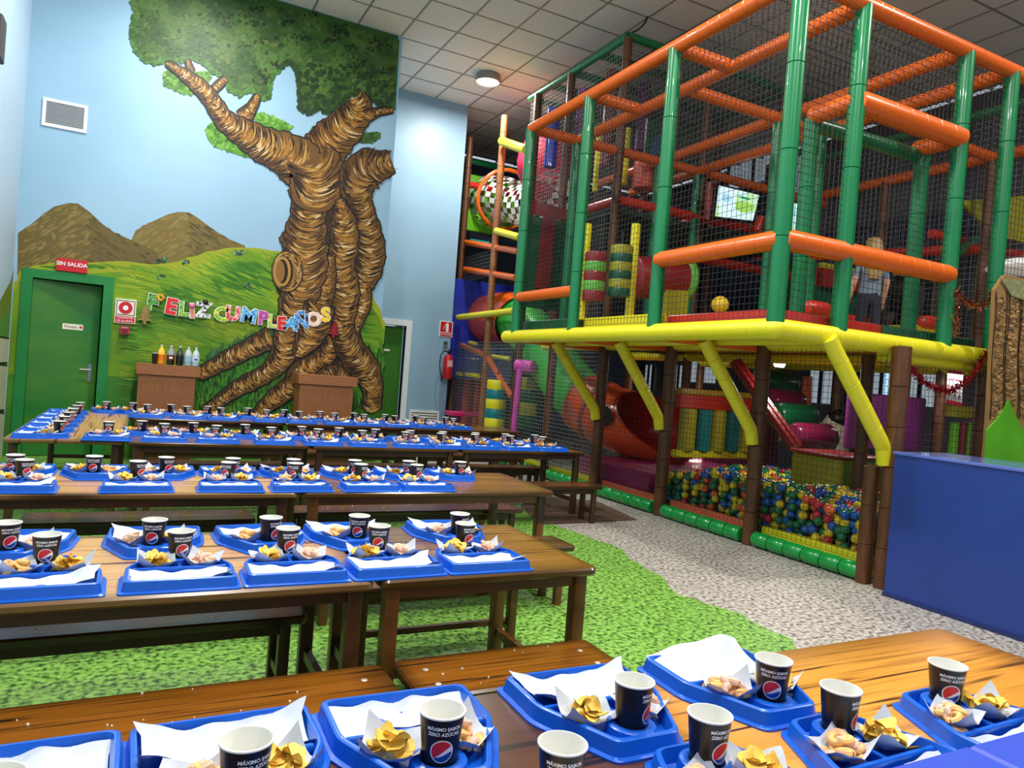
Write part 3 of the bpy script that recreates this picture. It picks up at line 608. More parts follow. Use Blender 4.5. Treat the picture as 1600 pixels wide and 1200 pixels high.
bt = [(252, 'orange soda bottle, leftmost of the tall bottles on the podium', (236, 142, 16), (250, 200, 60), (232, 120, 20), 1.0), (267, 'clear topped cola bottle with a dark label beside the orange one', (34, 16, 12), (150, 156, 160), (110, 20, 26), 1.0), (281, 'cola bottle with a black label, between the clear topped one and the water', (20, 10, 8), (60, 60, 62), (20, 20, 24), 0.98), (294, 'clear water bottle standing next to the cola on the podium', (150, 176, 186), (190, 206, 210), (150, 190, 210), 0.97), (306, 'clear water bottle with blue logo at the right end of the podium', (160, 186, 196), (196, 210, 214), (214, 232, 240), 0.97)]
for px, lb, body, up, labc, hs in bt:
    x = x_at(px, 9.9, PZ+0.1); t = empty('soda_bottle', (x, 9.92, PZ)); t.scale = (0.92, 0.92, 0.72); tag(t, lb, 'bottle', 'drink bottles on the podium'); r = 0.048
    nm = '%d' % px
    MB().lathe([(r*0.6, 0), (r, 0.012), (r*0.97, 0.05), (r, 0.07), (r, 0.17)], 18, None, True, False).build('lower_body', mat('drink_'+nm, body, 0.15, coat=0.5), t)
    MB().lathe([(r, 0.17), (r*0.98, 0.20), (r*0.8, 0.245), (r*0.4, 0.285), (0.014, 0.30), (0.014, 0.315)], 18, None, False, True).build('shoulder', mat('drink_top_'+nm, up, 0.12, coat=0.5), t)
    MB().lathe([(r*1.015, 0.085), (r*1.015, 0.165)], 18, None, False, False).build('label', mat('drink_label_'+nm, labc, 0.4), t)
    MB().lathe([(0.017, 0.312), (0.017, 0.332), (0.012, 0.335)], 12).build('cap', CAPM, t)
    if px in (267, 306): MB().box(-0.022, 0.022, -r*1.04, -r*0.9, 0.108, 0.142).build('label_mark', mat('label_mark_'+nm, (40, 90, 160) if px > 290 else (236, 232, 226), 0.5), t, False)
x = x_at(242, 9.88, PZ+0.1); t = empty('small_drink_cup', (x, 9.88, PZ)); tag(t, 'small dark cup at the left end of the podium top', 'cup'); MB().lathe([(0.026, 0), (0.034, 0.13)], 16).build('body', mat('small_cup_dark', (34, 22, 20), 0.4), t); MB().lathe([(0.035, 0.13), (0.036, 0.137), (0.03, 0.137)], 16, None, False, False).build('rim', SIGNW, t)
bn = empty('birthday_banner', (0, 0, 0)); tag(bn, 'string of colourful letters reading FELIZ CUMPLEAÑOS on the mural', 'banner')
LET = [('F', 238, 474, 27, (86, 170, 40), (30, 100, 34)), ('E', 267, 480, 27, (222, 32, 40), None), ('L', 287, 484, 24, (150, 200, 60), (60, 150, 90)), ('I', 300, 487, 25, (240, 140, 150), (228, 130, 40)), ('Z', 317, 486, 25, (235, 235, 235), (30, 30, 30)), ('C', 345, 492, 24, (110, 190, 40), (240, 220, 40)), ('U', 363, 491, 25, (222, 40, 66), (250, 180, 190)), ('M', 388, 494, 26, (60, 150, 220), (140, 200, 240)), ('P', 410, 498, 24, (200, 70, 170), (170, 40, 140)), ('L', 424, 503, 23, (160, 200, 90), (240, 220, 120)), ('E', 439, 506, 23, (216, 28, 30), None), ('A', 454, 507, 23, (50, 150, 224), (120, 200, 240)), ('Ñ', 470, 503, 25, (40, 110, 200), (110, 180, 240)), ('O', 489, 500, 25, (244, 200, 186), (250, 230, 220)), ('S', 508, 493, 26, (246, 214, 20), (240, 180, 10))]
for i, (ch, px, py, hp, c1, c2) in enumerate(LET):
    q = pY(px, py, YB); hgt = hp*0.0069/0.72
    tl = MR.uniform(-0.12, 0.12)
    bo = text_on_wall(ch, hgt*1.04, mat('banner_edge', (244, 240, 228), 0.6), (q.x, YB-0.045, q.z), bn, extrude=0.002, offset=0.0185, tilt=tl); bo.name = 'letter'; bk = bo
    m = mat('banner_letter_%d' % i, c1, 0.5, rgb2=c2, scale=26, contrast=(0.48, 0.54))
    bo = link('letter_face', text_mesh(ch, hgt*1.04, m, 0.003, 0.011), bk); bo.location = (0, 0, 0.004)
g = MB(); g.tube([pY(228, 459, YB-0.042), pY(245, 464, YB-0.042), pY(268, 470, YB-0.042), pY(300, 476, YB-0.042), pY(330, 480, YB-0.042), pY(362, 480, YB-0.042), pY(392, 481, YB-0.042), pY(420, 492, YB-0.042), pY(450, 497, YB-0.042), pY(480, 490, YB-0.042), pY(515, 482, YB-0.042)], 0.003, 5); g.build('string', BLACK, bn)
g = MB(); q = pY(251, 465, YB-0.052)
for k in range(6): g.ball((q.x+0.032*math.cos(k), q.y, q.z+0.032*math.sin(k)), 0.018, 8, 5)
g.build('flower', mat('banner_flower', (246, 176, 30), 0.5), bn)
g = MB(); q = pY(321, 472, YB-0.052); g.ball(q, 0.035, 10, 6); g.build('zebra_head', mat('banner_zebra', (24, 30, 26), 0.5), bn)
g = MB(); q = pY(300, 478, YB-0.052); g.ball(q, 0.036, 10, 6); g.build('ice_cream_scoop', mat('banner_ice', (240, 120, 170), 0.5), bn)
def fir(px, py, hp, m, label, tl=0.0):
    q = pY(px, py, YB-0.04); h = hp*0.0076; P = []
    lv = [(0.0, 0.5), (0.10, 0.28), (0.16, 0.30), (0.33, 0.14), (0.26, 0.14), (0.42, -0.06), (0.34, -0.06), (0.50, -0.32), (0.08, -0.32), (0.08, -0.5)]
    P = [(x*h, y*h) for x, y in lv]+[(-x*h, y*h) for x, y in reversed(lv[1:])]
    gg = MB(); gg.prism([(-0.07*h, -0.5*h), (0.07*h, -0.5*h), (0.07*h, -0.3*h), (-0.07*h, -0.3*h)], 0, 0.018)
    for k, (yb, yt, hw) in enumerate(((-0.36, 0.02, 0.38), (-0.14, 0.22, 0.31), (0.06, 0.38, 0.24), (0.24, 0.52, 0.16))):
        gg.prism([(-hw*h, yb*h), (-hw*0.5*h, (yb+0.05)*h), (0, yb*h), (hw*0.5*h, (yb+0.05)*h), (hw*h, yb*h), (0.02*h, yt*h), (-0.02*h, yt*h)], 0.001*k, 0.02+0.001*k)
    o = gg.build('felt_fir_tree', m, None, False); o.matrix_basis = Matrix.Translation(q) @ Matrix.Rotation(tl, 4, 'Y') @ Matrix.Rotation(PI/2, 4, 'X'); tag(o, label, 'decoration')
fir(227, 491, 33, mat('gold_glitter', (186, 160, 88), 0.35, 0.4, rgb2=(120, 96, 48), scale=160, contrast=(0.4, 0.6)), 'gold glitter fir tree stuck beside the alarm sign')
fir(522, 515, 30, mat('red_glitter', (168, 14, 40), 0.35, rgb2=(120, 6, 26), scale=120), 'red fir tree cutout hanging at the right end of the banner', 0.1)
p = pX(1, 75, X0); g = MB(); g.slab(-0.10, -0.05, -0.12, 0.12, -0.20, 0.20, 0.02, 0.01, 3); sp = empty('wall_speaker', (X0+0.06, p.y-0.25, p.z)); tag(sp, 'dark box hung high on the left wall at the picture edge', 'speaker'); o = g.build('cabinet', mat('speaker_grey', (58, 54, 54), 0.6), sp); o.location = (0.05, 0, 0)
MB().box(-0.06, -0.04, -0.04, 0.04, -0.04, 0.04).build('bracket', BLACK, sp, False)
# ------------------------------------------------------------------ tables and benches
LEGM = wood('dark_stained_leg', (58, 32, 12), (84, 48, 18), (24, 13, 7), 0, 1.0, 0.4)
LEGB = wood('brown_stained_leg', (92, 54, 18), (118, 70, 24), (40, 22, 10), 0, 1.0, 0.38)
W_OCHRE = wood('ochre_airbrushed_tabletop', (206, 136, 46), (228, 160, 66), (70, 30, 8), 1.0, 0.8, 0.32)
W_DARK = wood('dark_brown_tabletop', (70, 36, 18), (92, 52, 28), (30, 14, 8), 0.4, 1.0, 0.3)
W_TAN = wood('tan_plank_tabletop', (194, 144, 86), (214, 166, 106), (64, 36, 16), 0.35, 0.6, 0.25)
W_BROWN = wood('brown_plank_tabletop', (118, 78, 28), (150, 104, 46), (48, 26, 10), 0.5, 1.1, 0.22)
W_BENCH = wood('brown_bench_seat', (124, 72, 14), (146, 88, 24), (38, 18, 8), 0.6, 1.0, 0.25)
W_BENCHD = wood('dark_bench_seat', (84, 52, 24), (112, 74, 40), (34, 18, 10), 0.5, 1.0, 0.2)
TH = 0.66; BH = 0.38
def furniture(name, x0, x1, y0, y1, h, topm, legm, th, leg, ins, label, cat, group, screws=False, planks=1):
    cx, cy = (x0+x1)/2, (y0+y1)/2; t = empty(name, (cx, cy, 0)); tag(t, label, cat, group); W, D = x1-x0, y1-y0
    tm3 = MB().slab(-W/2, W/2, -D/2, D/2, h-th, h, 0.035, 0.008, 5).build('top' if cat == 'table' else 'seat', topm, t).data
    tm3.use_auto_texspace = False; tm3.texspace_location = (0, 0, h-th/2); tm3.texspace_size = (W/2, D/2, th/2)
    a, b = W/2-ins-leg, D/2-0.035-leg
    for sx in (-1, 1):
        for sy in (-1, 1):
            xx, yy = sx*(a+leg/2), sy*(b+leg/2); MB().slab(xx-leg/2, xx+leg/2, yy-leg/2, yy+leg/2, 0, h-th, 0.006, 0.002, 2).build('leg', legm, t)
    for sy in (-1, 1): yy = sy*(b+leg/2); MB().box(-a, a, yy-0.011, yy+0.011, h-th-0.05, h-th).build('apron', legm, t, False)
    for sx in (-1, 1): xx = sx*(a+leg/2); MB().box(xx-0.014, xx+0.014, -b, b, 0.13 if cat == 'table' else 0.1, 0.17 if cat == 'table' else 0.135).build('stretcher', legm, t, False)
    if W < 1.2: MB().box(-a-leg/2+0.014, a+leg/2-0.014, -0.014, 0.014, 0.133 if cat == 'table' else 0.103, 0.167 if cat == 'table' else 0.132).build('stretcher', legm, t, False)
    if screws:
        sm = MB().lathe([(0.011, 0), (0.009, 0.0015)], 12).mesh('screw_cap', mat('screw_cap', (206, 196, 180), 0.3, 0.3))
        for sx in (-1, 1):
            for sy in (-0.22, 0.16): o = link('screw_cap', sm, t); o.location = (sx*(W/2-0.09), sy*D, h)
    return t
ROWN = ['nearest', 'second', 'third', 'fourth', 'fifth']
TG, BG = 'long wooden party tables', 'wooden benches beside the party tables'
# row 0 (nearest the camera), ...
furniture('party_table', -0.95, 0.985, 0.72, 1.50, TH, W_DARK, LEGM, 0.03, 0.05, 0.04, 'dark brown wooden table at the bottom left, nearest the camera', 'table', TG)
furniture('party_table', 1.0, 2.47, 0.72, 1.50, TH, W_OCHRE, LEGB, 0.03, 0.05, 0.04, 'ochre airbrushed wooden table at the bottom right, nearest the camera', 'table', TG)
FR = {1: 2.40, 2: 4.12, 3: 6.40, 4: 8.62}
furniture('party_table', -1.3, 0.765, 2.40, 3.21, TH, W_TAN, LEGM, 0.032, 0.055, 0.03, 'tan wooden table, left one of the second row from the camera', 'table', TG)
furniture('party_table', 0.785, 1.69, 2.40, 3.22, TH, W_BROWN, LEGB, 0.032, 0.055, 0.03, 'short brown wooden table at the right end of the second row', 'table', TG)
furniture('party_table', -1.25, 0.83, 4.12, 4.90, TH, W_TAN, LEGM, 0.032, 0.055, 0.05, 'tan wooden table, left one of the third row from the camera', 'table', TG)
furniture('party_table', 0.85, 2.50, 4.12, 4.94, TH, W_BROWN, LEGB, 0.032, 0.055, 0.05, 'brown wooden table with a worn edge at the right end of the third row', 'table', TG)
for i, (a, b) in enumerate(((-0.06, 1.36), (1.38, 2.78), (2.80, 4.22))): furniture('party_table', a, b, 6.40, 7.20, TH, W_BROWN, LEGM, 0.032, 0.055, 0.05, '%s table of the long fourth row from the camera' % ('left brown', 'middle brown', 'right brown')[i], 'table', TG)
for i, (a, b) in enumerate(((-0.06, 1.5), (1.52, 3.04), (3.06, 4.62))): furniture('party_table', a, b, 8.62, 9.40, TH, W_BROWN, LEGM, 0.032, 0.055, 0.05, '%s table of the last row along the mural' % ('left brown', 'middle brown', 'right brown')[i], 'table', TG)
tl = furniture('party_table', 0, 2.95, 0, 0.80, TH, W_TAN, LEGM, 0.032, 0.055, 0.05, 'tan wooden table set endwise by the left green door', 'table', TG)
tl.location = (-0.475, 7.90, 0); tl.rotation_euler = (0, 0, PI/2)
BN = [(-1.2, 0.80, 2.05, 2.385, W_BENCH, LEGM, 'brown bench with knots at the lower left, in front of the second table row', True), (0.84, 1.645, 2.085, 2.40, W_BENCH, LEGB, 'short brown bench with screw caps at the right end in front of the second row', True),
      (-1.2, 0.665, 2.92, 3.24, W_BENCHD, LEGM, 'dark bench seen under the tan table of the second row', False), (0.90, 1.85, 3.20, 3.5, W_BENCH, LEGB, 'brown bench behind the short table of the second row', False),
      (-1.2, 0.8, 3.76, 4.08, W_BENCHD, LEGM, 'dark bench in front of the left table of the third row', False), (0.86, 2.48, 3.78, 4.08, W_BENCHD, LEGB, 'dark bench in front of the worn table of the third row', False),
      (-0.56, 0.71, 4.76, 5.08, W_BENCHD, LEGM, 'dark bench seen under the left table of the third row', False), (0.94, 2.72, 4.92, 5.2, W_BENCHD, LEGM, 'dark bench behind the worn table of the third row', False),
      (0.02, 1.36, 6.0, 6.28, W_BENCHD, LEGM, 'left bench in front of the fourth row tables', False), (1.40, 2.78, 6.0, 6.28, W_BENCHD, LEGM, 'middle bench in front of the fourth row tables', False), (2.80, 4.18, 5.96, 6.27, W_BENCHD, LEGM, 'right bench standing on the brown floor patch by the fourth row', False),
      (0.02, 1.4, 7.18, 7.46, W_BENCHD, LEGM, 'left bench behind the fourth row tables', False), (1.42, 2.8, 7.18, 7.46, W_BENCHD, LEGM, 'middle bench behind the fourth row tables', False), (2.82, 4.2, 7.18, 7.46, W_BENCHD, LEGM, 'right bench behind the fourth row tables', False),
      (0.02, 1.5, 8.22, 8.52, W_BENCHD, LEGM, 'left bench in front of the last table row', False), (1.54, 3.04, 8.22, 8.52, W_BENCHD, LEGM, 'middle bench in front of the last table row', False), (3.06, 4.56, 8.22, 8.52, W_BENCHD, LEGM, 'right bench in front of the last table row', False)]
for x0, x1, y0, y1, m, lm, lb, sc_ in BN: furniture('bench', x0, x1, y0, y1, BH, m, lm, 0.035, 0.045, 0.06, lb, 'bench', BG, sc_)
CRUMB = mat('crumb', (226, 214, 190), 0.7); cr = MB()
for k in range(70):
    b = BN[RND.choice([0, 0, 1, 6, 7, 6, 7, 2])]; x, y = RND.uniform(b[0]+0.05, b[1]-0.05), RND.uniform(b[2]+0.02, b[3]-0.02)
    cr.ball((x, y, BH+0.002), RND.uniform(0.002, 0.005), 5, 3)
tag(cr.build('snack_crumbs', CRUMB), 'tiny pale snack crumbs scattered on the bench seats', 'crumbs', kind='stuff')

# ------------------------------------------------------------------ trays, cups, snacks
TRAYM = mat('blue_tray_plastic', (12, 94, 206), 0.3, coat=0.15); CUPM = mat('black_cup_card', (16, 14, 14), 0.32); CUPW = mat('white_cup_card', (236, 234, 226), 0.5)
PAPER = mat('white_paper', (200, 206, 218), 0.7, bump=0.05, scale=30); CHIP = mat('potato_crisp', (246, 208, 96), 0.6, rgb2=(232, 184, 66), scale=40); PUFF = mat('corn_snack', (236, 190, 110), 0.65, rgb2=(226, 158, 116), scale=14, contrast=(0.45, 0.6)); PUFFP = mat('pink_corn_snack', (226, 172, 150), 0.65, rgb2=(238, 206, 170), scale=18)
EMR, EMB, EMW = mat('emblem_red', (214, 34, 42), 0.4), mat('emblem_blue', (20, 66, 150), 0.4), mat('emblem_white', (240, 240, 240), 0.4)
HOUSE = [(-0.162, 0.0), (0.162, 0.0), (0.162, 0.165), (0.078, 0.352), (-0.078, 0.352), (-0.162, 0.165)]
def offset(poly, d):
    n = len(poly); out = []
    for i in range(n):
        p0, p1, p2 = Vector(poly[i-1]), Vector(poly[i]), Vector(poly[(i+1) % n]); a = (p1-p0).normalized(); b = (p2-p1).normalized()
        na, nb = Vector((a.y, -a.x)), Vector((b.y, -b.x)); m = (na+nb).normalized(); out.append(tuple(p1+m*(d/max(0.3, m.dot(na)))))
    return out
def chamfer(poly, r):
    out = []; n = len(poly)
    for i in range(n):
        p0, p1, p2 = Vector(poly[i-1]), Vector(poly[i]), Vector(poly[(i+1) % n])
        a = p1+(p0-p1).normalized()*r; b = p1+(p2-p1).normalized()*r
        for t in (0, 0.25, 0.5, 0.75, 1): out.append(tuple((a*(1-t)+p1*t)*(1-t)+(p1*(1-t)+b*t)*t))
    return out
def tray_mesh():
    g = MB()
    def R_(d, z, r=0.02): return [Vector((x, y, z)) for x, y in chamfer(offset(HOUSE, d), r)]
    g.rings([R_(0.014, 0.0), R_(0.014, 0.005), R_(0.004, 0.008), R_(-0.002, 0.036), R_(-0.006, 0.039), R_(-0.012, 0.039), R_(-0.020, 0.012), R_(-0.03, 0.009)])
    g.slab(-0.143, 0.143, 0.156, 0.170, 0.009, 0.034, 0.004, 0.004, 2); g.slab(-0.007, 0.007, 0.170, 0.24, 0.009, 0.030, 0.003, 0.003, 2)
    g.lathe([(0.030, 0.010), (0.032, 0.034), (0.036, 0.0375), (0.046, 0.0375), (0.052, 0.034), (0.056, 0.010)], 24, Matrix.Translation((0, 0.285, 0)), False, False)
    return g.mesh('food_tray', TRAYM)
TRAY = tray_mesh()
CR0, CR1, CH = 0.029, 0.0412, 0.113
def cup_meshes():
    b = MB().lathe([(CR0, 0.0), (CR0+0.0005, 0.004), (CR1, CH)], 32, None, True, False).mesh('cup_body', CUPM)
    r = MB().lathe([(CR1, CH-0.001), (CR1+0.0022, CH+0.0005), (CR1+0.002, CH+0.003), (CR1-0.0008, CH+0.0035), (CR1-0.0022, CH), (CR0-0.001, 0.006), (0.001, 0.006)], 32, None, False, True).mesh('cup_lining', CUPW)
    def wrap(x, z, e): rr = CR0+(CR1-CR0)*z/CH+e; a = x/rr; return (rr*math.sin(a), -rr*math.cos(a), z)
    def disc(pts_top, pts_bot, e, g):
        n = len(pts_top); g.add([wrap(*p, e) for p in pts_top]+[wrap(*p, e) for p in pts_bot], [(i, i+1, n+i+1, n+i) for i in range(n-1)])
    R0, zc = 0.0215, 0.055; N = 16
    w = MB(); us = [math.sin(PI*(i/N-0.5)) for i in range(N+1)]
    for sgn in (0,):
        def W_(u, v): return (u*R0+sgn*0.0365, zc+v*R0)
        disc([W_(u, math.sqrt(max(0, 1-u*u))) for u in us], [W_(u, -math.sqrt(max(0, 1-u*u))) for u in us], 0.0004, w)
    white = w.mesh('emblem_disc', EMW)
    def wave1(u): return -0.10+0.42*u+0.22*math.sin(1.6*u)
    def wave2(u): return -0.30+0.10*u+0.16*math.sin(2.6*u-0.6)
    r_, b_ = MB(), MB()
    for sgn in (0,):
        q = 0.90; top, bot = [], []
        for u in us:
            c = math.sqrt(max(0, 1-u*u))*q; x = u*q
            top.append((x*R0+sgn*0.0365, zc+c*R0)); bot.append((x*R0+sgn*0.0365, zc+max(-c, min(c, wave1(x)))*R0))
        disc(top, bot, 0.0008, r_); top, bot = [], []
        for u in us:
            c = math.sqrt(max(0, 1-u*u))*q; x = u*q
            top.append((x*R0+sgn*0.0365, zc+max(-c, min(c, min(wave2(x), wave1(x)-0.02)))*R0)); bot.append((x*R0+sgn*0.0365, zc-c*R0))
        disc(top, bot, 0.0008, b_)
    red, blue = r_.mesh('emblem_red', EMR), b_.mesh('emblem_blue', EMB)
    tm_ = text_mesh('MÁXIMO SABOR\nZERO AZÚCAR', 0.0088, EMW, 0.0, 0.0003); tx = MB()
    for sgn in (0,):
        V = []
        for v in tm_.vertices:
            x, z = v.co.x+0.002, 0.0915+v.co.y; rr = CR0+(CR1-CR0)*z/CH+0.0006; a = x/rr+sgn; V.append((rr*math.sin(a), -rr*math.cos(a), z))
        tx.add(V, [tuple(p.vertices) for p in tm_.polygons])
    # narrow the lettering so that it wraps about a third of the cup
    return b, r, white, red, blue, tx.mesh('cup_lettering', EMW, False)
CUPS = cup_meshes()
def add_cup(x, y, z, rz, label, detail=True):
    o = empty('paper_cup', (x, y, z), rz); tag(o, label, 'cup', 'black soft drink cups on the trays')
    for nm, me in zip(('body', 'lining', 'emblem_disc', 'emblem_red', 'emblem_blue', 'lettering') if detail else ('body', 'lining', 'emblem_disc', 'emblem_red', 'emblem_blue'), CUPS):
        q = link(nm, me, bod if nm == 'lettering' else (emb if nm in ('emblem_red', 'emblem_blue') else o))
        if nm == 'body': bod = q
        if nm == 'emblem_disc': emb = q
    return o
def sheet(nx, ny, fn, m, name):
    g = MB(); g.add([fn(i/(nx-1), j/(ny-1)) for j in range(ny) for i in range(nx)], [(j*nx+i, j*nx+i+1, (j+1)*nx+i+1, (j+1)*nx+i) for j in range(ny-1) for i in range(nx-1)]); me = g.mesh(name, m); return me
LINERS = []
for k in range(5):
    r = random.Random(40+k); ph = [r.uniform(0, 6) for _ in range(6)]; lift = [r.choice([0.0, 0.0, 0.012, 0.026]) for _ in range(4)]
    def fn(u, v, ph=ph, lift=lift):
        x = (u-0.5)*0.285; y = 0.018+v*0.130
        e = max(0, abs(u-0.5)*2-0.72)/0.28; f = max(0, abs(v-0.5)*2-0.55)/0.45
        z = 0.011+0.004*math.sin(u*9+ph[0])*math.sin(v*4+ph[1])+0.003*math.sin(u*23+ph[2]+v*6)+0.014*f*f+0.006*e*e
        q = [(0, 0), (1, 0), (0, 1), (1, 1)]
        for (cu, cv), l in zip(q, lift): z += l*math.exp(-((u-cu)**2*22+(v-cv)**2*5))
        return (x*(1+0.10*f), y+0.006*math.sin(u*7+ph[3]), z+0.002)
    LINERS.append(sheet(26, 10, fn, PAPER, 'paper_liner'))
STAND = sheet(24, 12, lambda u, v: ((u-0.5)*0.29+0.012*math.sin(v*3), 0.152-0.148*v+0.012*math.sin(u*5), 0.016+0.085*(1-math.cos(v*1.9))*0.5*(0.75+0.35*math.sin(u*4.2+0.4))+0.004*math.sin(u*13+v*5)), PAPER, 'standing_paper_sheet')
CONES = []
for k in range(4):
    r = random.Random(70+k); ph = r.uniform(0, 6)
    CONES.append(sheet(9, 9, lambda u, v, ph=ph: ((u-0.5)*0.115, (v-0.5)*0.10, 0.012+0.075*max(abs(u-0.5), abs(v-0.5))**1.6+0.03*(abs(u-0.5)*abs(v-0.5)*4)**1.2*(1+0.5*math.sin(ph+3*u+5*v))), PAPER, 'snack_paper'))
def chip_mesh(seed):
    r = random.Random(seed); a, b = r.uniform(0.006, 0.011), r.uniform(-0.005, 0.006); n = 12; rr = 0.0215
    g = MB(); V = [(0, 0, 0)]
    for q in (0.5, 1.0):
        for k in range(n):
            t = 2*PI*k/n; x, y = rr*q*math.cos(t)*1.15, rr*q*math.sin(t)*0.9; V.append((x, y, a*(x/rr)**2-b*(y/rr)**2+0.002*math.sin(3*t+seed)*q))
    F = [(0, 1+k, 1+(k+1) % n) for k in range(n)]+[(1+k, 1+n+k, 1+n+(k+1) % n, 1+(k+1) % n) for k in range(n)]
    g.add(V, F); g.add([(x, y, z+0.0016) for x, y, z in V], F); return g
def puff(kind):
    g = MB()
    if kind == 0: g.tube([(0.013*math.cos(t), 0.013*math.sin(t), 0.0) for t in [2*PI*k/14 for k in range(15)]], 0.0068, 8, False)
    elif kind == 1: g.tube([(-0.018, 0, 0), (-0.009, 0.005, 0.004), (0, 0, 0.006), (0.009, -0.005, 0.004), (0.018, 0, 0)], [0.004, 0.008, 0.009, 0.008, 0.004], 8)
    else: g.lathe([(0.003, -0.005), (0.016, -0.004), (0.019, 0.0), (0.016, 0.005), (0.003, 0.004)], 12)
    return g
CHIPG = [chip_mesh(i) for i in range(4)]; PUFFG = [puff(i) for i in range(3)]
CHIPME = [g.mesh('potato_crisp', CHIP) for g in CHIPG]; PUFFME = [g.mesh('corn_snack', PUFFP if i == 1 else PUFF) for i, g in enumerate(PUFFG)]
def rotm(r): return Matrix.Rotation(r.uniform(0, 6.28), 4, 'Z') @ Matrix.Rotation(r.uniform(-0.6, 0.6), 4, 'X') @ Matrix.Rotation(r.uniform(-0.6, 0.6), 4, 'Y')
def pile(seed, n, spread, kinds):
    r = random.Random(seed); out = []
    for k in range(n):
        t = k/n; s = spread*(1-0.6*t); out.append((r.randrange(kinds), Matrix.Translation((r.uniform(-s, s), r.uniform(-s, s)*0.85, 0.025+0.030*t)) @ rotm(r)))
    return out
def pile_mesh(items, G, m, name):
    g = MB()
    for k, M in items: g.add([M @ Vector(v) for v in G[k].v], G[k].f)
    return g.mesh(name, m)
CHIPP = [pile_mesh(pile(100+s, 18, 0.044, 4), CHIPG, CHIP, 'crisp_heap') for s in range(3)]
PUFFP_ = [pile_mesh(pile(200+s, 15, 0.036, 3), PUFFG, PUFF if s % 2 else PUFFP, 'corn_snack_heap') for s in range(3)]
TR = random.Random(3)
def at(o, M): o.matrix_world = M; return o
def add_tray(x, y, rot, who, detail=False, stand=False, cup=True):
    """x, y = middle of the straight side; nose points along local +Y"""
    rot += TR.uniform(-0.025, 0.025); M = Matrix.Translation((x, y, TH)) @ Matrix.Rotation(rot, 4, 'Z')
    o = at(link('food_tray', TRAY), M); tag(o, 'blue plastic tray, '+who, 'tray', 'blue trays laid out on the tables')
    o = at(link('paper_liner', STAND if stand else TR.choice(LINERS)), M); tag(o, ('white paper standing in the tray, ' if stand else 'white tray paper, ')+who, 'paper', 'white papers in the trays')
    fl = TR.choice([-1, 1])
    for sx, kind in ((-1*fl, 0), (1*fl, 1)):
        C = M @ Matrix.Translation((sx*0.070, 0.222, 0)) @ Matrix.Rotation(-sx*0.35+TR.uniform(-0.3, 0.3), 4, 'Z')
        nm = 'potato crisps' if kind == 0 else 'corn snacks'
        o = at(link('snack_paper', TR.choice(CONES)), C); tag(o, 'paper under the %s, %s' % (nm, who), 'paper', 'small snack papers')
        if detail:
            for k, P in pile(TR.randrange(9999), 16 if kind == 0 else 16, 0.044, 4 if kind == 0 else 3):
                q = at(link('potato_crisp' if kind == 0 else 'corn_snack', (CHIPME if kind == 0 else PUFFME)[k]), C @ P)
                tag(q, ('yellow potato crisp, ' if kind == 0 else 'puffed corn snack, ')+who, 'snack', ('crisps, ' if kind == 0 else 'corn snacks, ')+who)
        else:
            o = at(link('crisp_heap' if kind == 0 else 'corn_snack_heap', TR.choice(CHIPP if kind == 0 else PUFFP_)), C); tag(o, 'heap of %s, %s' % (nm, who), 'snack', 'heaps of snacks', 'stuff')
    if cup:
        p = M @ Vector((0, 0.285, 0.010)); base = math.atan2(-p.x, p.y) if False else 0
        v = math.atan2(p.x, p.y)                     # turn a print roughly towards the room
        add_cup(p.x, p.y, p.z, -v*0.5+TR.uniform(-0.8, 1.0), 'black paper cup, '+who, True)
OO = ORD
def row(pxs, Ytray, rot, desc, **kw):
    """pxs: pixel columns of the tray middles, left to right"""
    last = -9
    for i, px in enumerate(pxs):
        x = max(x_at(px, Ytray+(0.14 if rot == 0 else -0.14), TH+0.02), last+0.356); last = x; add_tray(x, Ytray, rot, desc % OO[i], **kw)
# nearest table
for i, x in enumerate((-0.15, 0.185, 0.535, 0.965, 1.375)): add_tray(x, 1.492, PI+(0.02, 0.03, 0.0, -0.03, -0.03)[i], '%s from left, far side of nearest table' % OO[i], detail=True, stand=(i == 4))
for i, x in enumerate((0.30, 0.68, 1.005, 1.39, 1.79)): add_tray(x, (0.74, 0.745, 0.75, 0.755, 0.77)[i], (0, 0, 0.0, 0.02, 0.02)[i], '%s from left, near side of nearest table' % OO[i], detail=i >= 2)
for i, x in enumerate((-0.225, 0.155, 0.512, 0.868, 1.224)): add_tray(x, 2.425, 0, '%s from left, near side of second table row' % OO[i])
for i, x in enumerate((-0.335, 0.095, 0.47, 0.83, 1.295)): add_tray(x, 3.185, PI+(-0.08, -0.03, 0.05, 0.0, -0.06)[i], '%s from left, far side of second table row' % OO[i])
row((28, 215, 358, 468, 574, 656), 4.14, 0, '%s from left, near side of third table row')
row((30, 150, 255, 352, 446, 545, 622, 706), 4.885, PI, '%s from left, far side of third table row')
row((168, 257, 339, 427, 503, 572, 640, 696, 750, 807, 857), 6.42, 0, '%s from left, near side of fourth table row')
row((222, 300, 380, 465, 520, 566, 615, 665, 718, 768, 818), 7.175, PI, '%s from left, far side of fourth table row')
row((230, 293, 347, 418, 470, 527, 573, 621, 668, 714), 8.64, 0, '%s from left, near side of last table row')
row((208, 266, 322, 384, 440, 496, 548, 596, 644, 690), 9.375, PI, '%s from left, far side of last table row')
for i in range(6): add_tray(-0.82, 6.62+i*0.43, -PI/2, '%s from front on the endwise table by the door' % OO[i])
add_tray(-0.30, 9.36, PI, 'at the far end of the table by the door')
